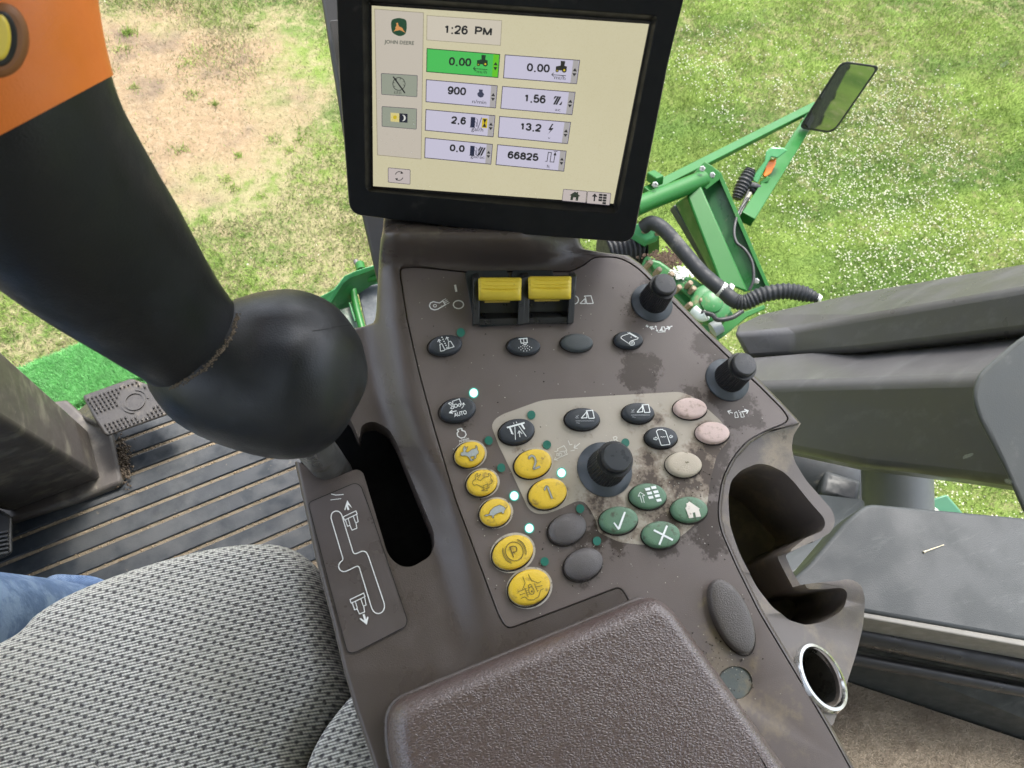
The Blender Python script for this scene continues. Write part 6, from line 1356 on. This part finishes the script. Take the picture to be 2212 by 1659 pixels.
pp_ = [G(random.gauss(830, 40), random.gauss(875, 22), 2.235) for _ in range(80)]; crumbs('lint', [tuple(q) for q in pp_], .003, .009, M('lint_white', (.75, .75, .72), .9, .2, 60), label='white lint stuck on top of the green gearbox')

# ================================================================== BLACK BOXED BEAMS OUTSIDE THE RIGHT WINDOW
bmm = M('beam_black', (.056, .055, .058), .38, .2, 6, .15, 300, dirt=[((.072, .072, .075), .4, 4), ((.14, .14, .138), .06, 26)], streak=(.8, 9, 6, .25), rvar=.12, spec=.4)
def bar3(name, label, top_pts, front_pts, far=.12, bev=.012):
    o = thing(name, label, 'beam', at(D(*top_pts[0])))
    return o
k1 = thing('black_beam', 'upper of the two black boxed beams beyond the right window', 'beam', at(D(1900, 700, 1.25)), 'black beams outside the right window')
# cross sections at both ends: rear top edge, front ridge, lower front edge, hidden back
def section(px, d, rear, ridge, low, dd): return [D(px[0], rear, d+dd), D(px[1], ridge, d), D(px[2], low, d+.02), D(px[2], low+10, d+dd+.02)]
sA = [D(1590, 704, 1.56), D(1584, 719, 1.50), D(1614, 774, 1.50), D(1640, 800, 1.62)]; sA2 = [D(1640, 676, 1.55), D(1712, 712, 1.44), D(1712, 768, 1.44), D(1712, 800, 1.58)]; sM = [D(1860, 629, 1.42), D(1860, 683, 1.30), D(1860, 757, 1.30), D(1860, 800, 1.45)]; sB = [D(2330, 548, 1.12), D(2330, 600, 1.0), D(2330, 702, 1.0), D(2330, 760, 1.12)]
def sections(secs):
    secs = secs+[[q+(q-p_)*.9 for p_, q in zip(secs[-2], secs[-1])]]
    v = [p_ for s in secs for p_ in s]; n = len(secs[0]); m_ = len(secs)
    return v, [tuple(range(n)), tuple(range((m_-1)*n, m_*n))]+[(i*n+k, i*n+(k+1) % n, (i+1)*n+(k+1) % n, (i+1)*n+k) for i in range(m_-1) for k in range(n)]
mk('beam_body', *sections([sA, sA2, sM, sB]), bmm, k1, bevel=.010, seg=3, local=False, angle=25)
k2 = thing('black_beam', 'lower and deeper of the two black boxed beams beyond the right window', 'beam', at(D(1900, 880, 1.2)), 'black beams outside the right window')
bmm2 = M('beam_charcoal', (.066, .065, .069), .40, .2, 6, .15, 300, dirt=[((.082, .082, .086), .4, 4), ((.14, .14, .138), .06, 26)], streak=(.8, 9, 6, .25), rvar=.12, spec=.4)
tA = [D(1560, 772, 1.50), D(1560, 836, 1.42), D(1600, 950, 1.44), D(1600, 960, 1.60)]; tM = [D(1860, 748, 1.36), D(1860, 824, 1.22), D(1860, 1006, 1.24), D(1860, 1016, 1.4)]; tB = [D(2110, 722, 1.18), D(2110, 815, 1.04), D(2110, 1038, 1.06), D(2110, 1048, 1.2)]; tC = [D(2360, 700, 1.02), D(2360, 806, .90), D(2360, 1076, .92), D(2360, 1086, 1.05)]
mk('beam_body', *sections([tA, tM, tB, tC]), bmm2, k2, bevel=.014, seg=3, local=False, angle=25)
cv = thing('corner_cover', 'smooth grey plastic corner cover at the far right beside the beams', 'cover', at(D(2180, 900, .92)))
cvp = smooth_poly([(2600, 600), (2212, 722), (2112, 806), (2098, 856), (2112, 905), (2168, 1010), (2212, 1110), (2330, 1330), (2600, 1500)], [0, 30, 30, 20, 20, 20, 0, 0, 0])
mk('shell', *prism([D(x, y, .90-.02*ss(2100, 2300, x)) for x, y in cvp], [D(x, y, .96) for x, y in cvp]), M('cover_grey', (.060, .066, .068), .5, .15, 10, .2, 700, dirt=((.13, .135, .13), .35, 14)), cv, bevel=.006, local=False)
# parts of the machine below the beams
ty = thing('tyre_shoulder', 'dark rounded tyre shoulder below the lower black beam', 'tyre', at(D(1770, 1040, 1.7)))
mk('carcass', *tube(spline([D(1560, 960, 1.75), D(1700, 1000, 1.72), D(1790, 1040, 1.7), D(1840, 1120, 1.7)], 8), [.10*(.6+.4*math.sin(math.pi*min(1, .25+i/40))) for i in range(25)], 24), M('tyre_rubber', (.020, .024, .028), .6, .2, 20, dirt=((.12, .115, .10), .3, 18)), ty, smooth=True, local=False)
mk('lug', *beam(D(1770, 1050, 1.60), D(1850, 1075, 1.58), .06, .05), M('lug_rubber', (.015, .018, .020), .6), ty, bevel=.01, local=False)
dc = thing('grey_duct', 'upright grey duct with a pale ring below the lower black beam', 'duct', at(D(1940, 1050, 1.45)))
dpa, dpb = D(1935, 960, 1.45), D(1940, 1130, 1.47)
mk('pipe', *tube([dpa, dpb], .064, 32), M('duct_grey', (.075, .082, .086), .5, .12, 14), dc, smooth=True, local=False)
mk('ring', *xf(lathe([(.070, -.003), (.073, 0), (.070, .003), (.064, .003), (.064, -.003)], 40), axes(dpa*.16+dpb*.84, nrm(dpa-dpb))), M('ring_pale', (.42, .43, .41), .4, .1, 40), dc, local=False)
mk('lower_pipe', *tube([dpa*.06+dpb*.94, dpb+(dpb-dpa)*.6], .063, 32), M('duct_grey_dark', (.05, .056, .06), .5, .12, 14), dc, smooth=True, local=False)
gp2 = thing('green_bracket', 'small dark green angled bracket standing in grass beyond the sill', 'bracket', at(D(2040, 1080, 1.6)))
mk('plate', *prism([D(x, y, 1.6) for x, y in ((2012, 1078), (2045, 1068), (2085, 1115), (2015, 1118))], [D(x, y, 1.66) for x, y in ((2012, 1078), (2045, 1068), (2085, 1115), (2015, 1118))]), M('paint_green_old', (.05, .16, .09), .5), gp2, bevel=.004, local=False)
lb = thing('lower_trim', 'bluish grey ledge under the beams behind the window sill', 'trim', at(D(1800, 1120, 1.15)))
mk('ledge', *prism([D(1700, 1060, 1.2), D(1868, 1080, 1.2), D(1868, 1110, 1.14), D(1720, 1240, 1.05), D(1660, 1240, 1.05)], [D(1700, 1060, 1.28), D(1868, 1080, 1.28), D(1868, 1110, 1.22), D(1720, 1240, 1.12), D(1660, 1240, 1.12)]), sillm, lb, bevel=.006, local=False)
# bits lying on the sill and frame
tw_ = thing('straw', 'pale straw lying on the grey window sill', 'straw', at(onz(2010, 1190, ZS)))
mk('stalk', *tube([onz(1995, 1193, ZS+.001), onz(2002, 1190, ZS+.001), onz(2039, 1177, ZS+.001)], [.0012, .0007, .0004], 8), M('straw_pale', (.55, .50, .36), .7), tw_, smooth=True, local=False)

dt = thing('wheel_assembly', 'big black lugged tyre seen only as dark ribs in the side mirror', 'wheel', at((1.50, -1.35, .9)))
rotx = Matrix.Translation((1.50, -1.35, .90)) @ Matrix.Rotation(math.pi/2, 4, 'Y')
tyr = M('tyre_black', (.018, .018, .019), .7, .2, 10, dirt=((.08, .07, .055), .3, 8))
mk('carcass', *xf(lathe([(.46, -.24), (.70, -.28), (.82, -.25), (.85, 0), (.82, .25), (.70, .28), (.46, .24)], 48), rotx), tyr, dt, smooth=True, local=False)
lg = []
for k in range(44):
    t_ = 2*math.pi*k/44; s_ = 1 if k % 2 else -1
    lg.append(xf(beam((.855*math.cos(t_-.10), .855*math.sin(t_-.10), .02*s_), (.84*math.cos(t_+.06), .84*math.sin(t_+.06), .27*s_), .05, .09, up=(math.cos(t_), math.sin(t_), 0)), rotx))
mk('tread', *join(*lg), tyr, dt, kind='stuff', local=False)
mk('rim', *xf(lathe([(.47, -.2), (.47, .2), (.40, .18), (.2, .1), (.05, .1)], 32), rotx), M('rim_yellow', (.55, .42, .03), .5), dt, smooth=True, local=False)
